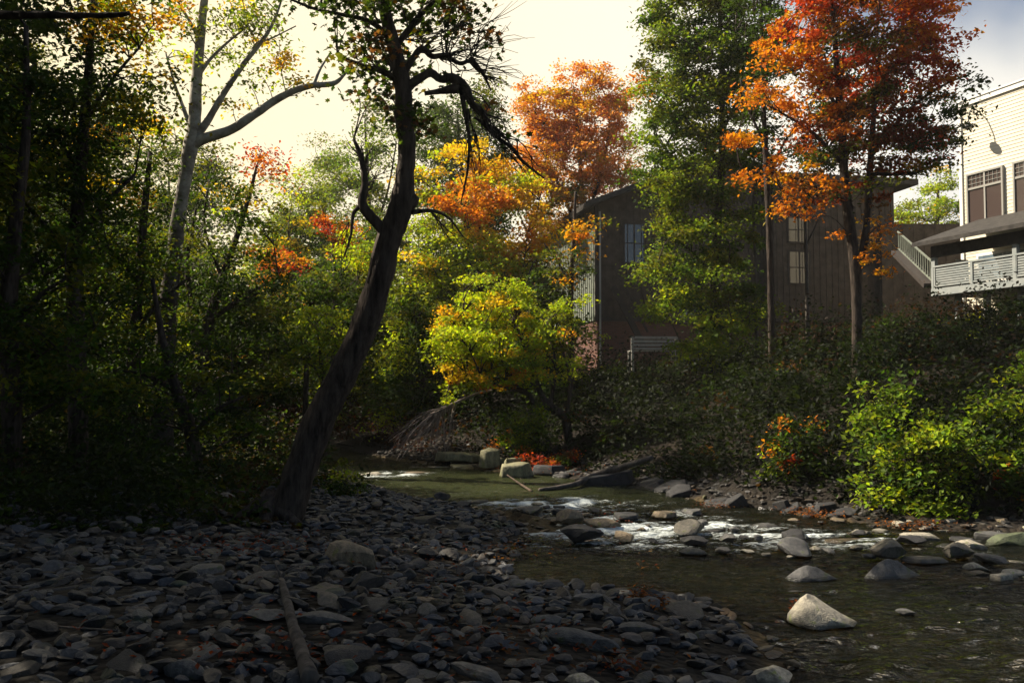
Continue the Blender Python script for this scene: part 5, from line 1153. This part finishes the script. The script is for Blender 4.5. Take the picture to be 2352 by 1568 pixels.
def railing(parent, a, b, zf, zr, name="railing", n=None, m=M_GREYP):
    mb = MB(); a = np.array(a, float); b = np.array(b, float); L = np.linalg.norm(b - a)
    mb.bar((*a, zr), (*b, zr), .08, .05); mb.bar((*a, zf + .08), (*b, zf + .08), .05, .05)
    k = int((zr - zf) / .085)
    for i in range(1, k): z = zf + .08 + (zr - zf - .1) * i / k; mb.bar((*(a), z), (*b, z), .02, .05)
    for i in range(int(L / 1.7) + 2): p = a + (b - a) * i / (int(L / 1.7) + 1); mb.bar((*p, zf + .001), (*p, zr - .026), .08, .08, up=(0, 1, 0))
    return mb.build(name, m, parent)
railing(WH, (xe + .05, -OFF + .05), (LP, -OFF + .05), zfl, zrl)
railing(WH, (xe + .05, -OFF + .1), (xe + .05, -.1), zfl, zrl)
mb = MB(); sA = .6; mb.box(sA, sA + 2.2, -.10, -.04, zfl + .3, zrf - .1); f = mb.build("porch_window", M_WTRIM, WH)
mb = MB(); mb.box(sA + .1, sA + 2.1, -.12, -.105, zfl + .42, zrf - .2); mb.build("pane", M_LITGLASS, f)
# wall lamp on a curved arm
s, z = wP(2262, 262); s_b, z_b = wP(2283, 296)
lampo = empty("wall_lamp", (0, 0, 0), 0, label="gooseneck lamp on the upper wall of the cream house", cat="lamp")
def wh_world(x, y, z):
    return np.array([A0[0] + dirx[0] * x + .935 * y, A0[1] + dirx[1] * x + .355 * y, gw + z])
w0 = wh_world(s, -.03, z + .1); lampo.location = tuple(w0)
mb = MB(); mb.tube(spline([w0, wh_world(s + .05, -.35, z + .12), wh_world(s + .1, -.55, z - .15), wh_world(s + .12, -.6, z - .4)], 12), .02, 8); mb.build("arm", M_WFR, lampo, True, loc=w0)
c = wh_world(s + .12, -.6, z - .5); mb = MB(); mb.tube([c + np.array([0, 0, .14]), c + np.array([0, 0, .08]), c + np.array([0, 0, -.02]), c + np.array([0, 0, -.06])], [.03, .06, .17, .18], 14); mb.build("lamp_shade", M_WFR, lampo, True, loc=w0)
# chairs and table on the porch
M_CHAIR = mat("white_resin", (.6, .6, .56), .5, .4)
def porch_chair(x, y, rz, label):
    p = wh_world(x, y, zfl + .003); o = empty("porch_chair", p, math.atan2(-.935, .355) + rz, label=label, cat="chair")
    mb = MB(); mb.box(-.22, .22, -.22, .22, .42, .45); mb.build("seat", M_CHAIR, o)
    mb = MB(); mb.box(-.22, .22, .2, .225, .5, .9); mb.build("backrest", M_CHAIR, o)
    for sx in (-.19, .19):
        for sy in (-.19, .2): mb = MB(); mb.box(sx - .02, sx + .02, sy - .018, sy + .018, 0, .42 if sy < 0 else .52); mb.build("leg", M_CHAIR, o)
porch_chair(xe + .75, -OFF + .7, 1.4, "white chair on the porch left of the small table"); porch_chair(xe + 1.9, -OFF + .8, -1.5, "white chair on the porch right of the small table")
p = wh_world(xe + 1.3, -OFF + .75, zfl + .003); o = empty("porch_table", p, 0, label="small round table on the porch between two chairs", cat="table")
mb = MB(); mb.tube([(0, 0, .70), (0, 0, .73)], [.35, .35], 20); mb.build("tabletop", M_CHAIR, o); mb = MB(); mb.tube([(0, 0, 0), (0, 0, .70)], [.03, .03], 8); mb.build("leg", M_CHAIR, o)
# retaining wall and stair rail between the buildings
q0 = P(2022, 560, 37); q1 = P(2215, 560, 37)
mb = MB(); zt_ = P(2022, 515, 37)[2]; mb.box(0, q1[0] - q0[0], -.1, .1, -6, zt_ - q0[2])
for i in range(9): mb.box(i * .45, i * .45 + .05, -.12, -.10, -3, zt_ - q0[2] - .02)
props(mb.build("board_fence", M_SIDE, None), "grey board fence between the brown building and the cream house", "fence").location = tuple(q0)
ra = P(2062, 532, 33); rb_ = P(2140, 600, 28.2); ro = empty("stair_rail", ra, label="pale handrail going down a stair left of the porch", cat="railing")
mb = MB(); mb.bar(ra, rb_, .05, .05); mb.bar(ra - [0, 0, .62], rb_ - [0, 0, .62], .045, .045); mb.build("rail", M_SIDE2, ro, loc=ra)
for i in range(16):
    t = (i + .5) / 16; p = ra + (rb_ - ra) * t; mb = MB(); mb.bar(p - [0, 0, .03], p - [0, 0, .61], .035, .035, up=(0, 1, 0)); mb.build("baluster", M_SIDE2, ro, loc=ra)
mb = MB(); mb.bar(ra - [0, 0, .78], rb_ - [0, 0, .78], .5, .15); mb.build("stringer", M_TRIM, ro, loc=ra)

# deeper wood that closes the left side down to the ground
k = 0
for (x, y, h, r, lab) in [(-7.5, 24, 4.5, 2.0, "low dark tree on the left bank beside the glimpse of far water"), (-11, 23, 6, 2.4, "dense low tree in the left wood behind the forked tree"), (-15, 24, 8, 2.8, "dense dark tree in the left wood behind the slim dark tree"),
                          (-11.5, 31, 6.5, 2.6, "dark round tree on the far bend, right of the pale barked trunk"), (-6.0, 33, 6, 2.4, "dark tree under the pale hazy one at the bend"), (-18, 33, 10, 3.2, "dense tree at the back of the left wood near its top"),
                          (-13, 17.5, 6, 2.2, "dark sapling cluster crown at the far left edge of the wood"), (-2.8, 34, 6.5, 2.4, "dark round tree directly behind the leaning trunk")]:
    wild_tree(x, y, h, r, lab, [(DG, 4), (GR, 3), (OL, 2)], .12, None, seed=160 + k, dens=420, leaf=.065, clump=.6, low=.0); k += 1
for i, (x, y, h, r) in enumerate([(-4.5, -2.0, 13, 4.4), (2.5, -4, 13, 4.6), (-1.0, -7, 14, 4.6), (-6.2, 2.6, 12, 4.0), (-3.0, 1.2, 13, 3.6), (6.5, -6, 13, 4.6), (.8, -1.2, 13, 3.6)]):  # unseen crowns added overhead and behind, shutting out skylight
    wild_tree(x, y, h, r, "unseen tall leafy tree added behind the viewer to darken the gravel bar", CP, .16, "added shade trees behind the viewer", seed=180 + i, dens=420, leaf=.09, clump=.9, low=.5)
print("FACES", sum(len(o.data.polygons) for o in S.objects if o.type == 'MESH'))

# ------------------------------------------------------------------ valley haze
mh = bpy.data.materials.new("haze"); mh.use_nodes = True; _t = mh.node_tree; _t.nodes.clear()
pv = _t.nodes.new("ShaderNodeVolumePrincipled"); pv.inputs["Color"].default_value = (.95, .92, .86, 1); pv.inputs["Density"].default_value = HAZE; pv.inputs["Anisotropy"].default_value = .35
_o = _t.nodes.new("ShaderNodeOutputMaterial"); _t.links.new(pv.outputs[0], _o.inputs["Volume"])
mb = MB(); mb.box(-330, 330, -90, 420, -3, 32); props(mb.build("haze", mh), "thin sunlit haze hanging in the valley", kind="stuff")
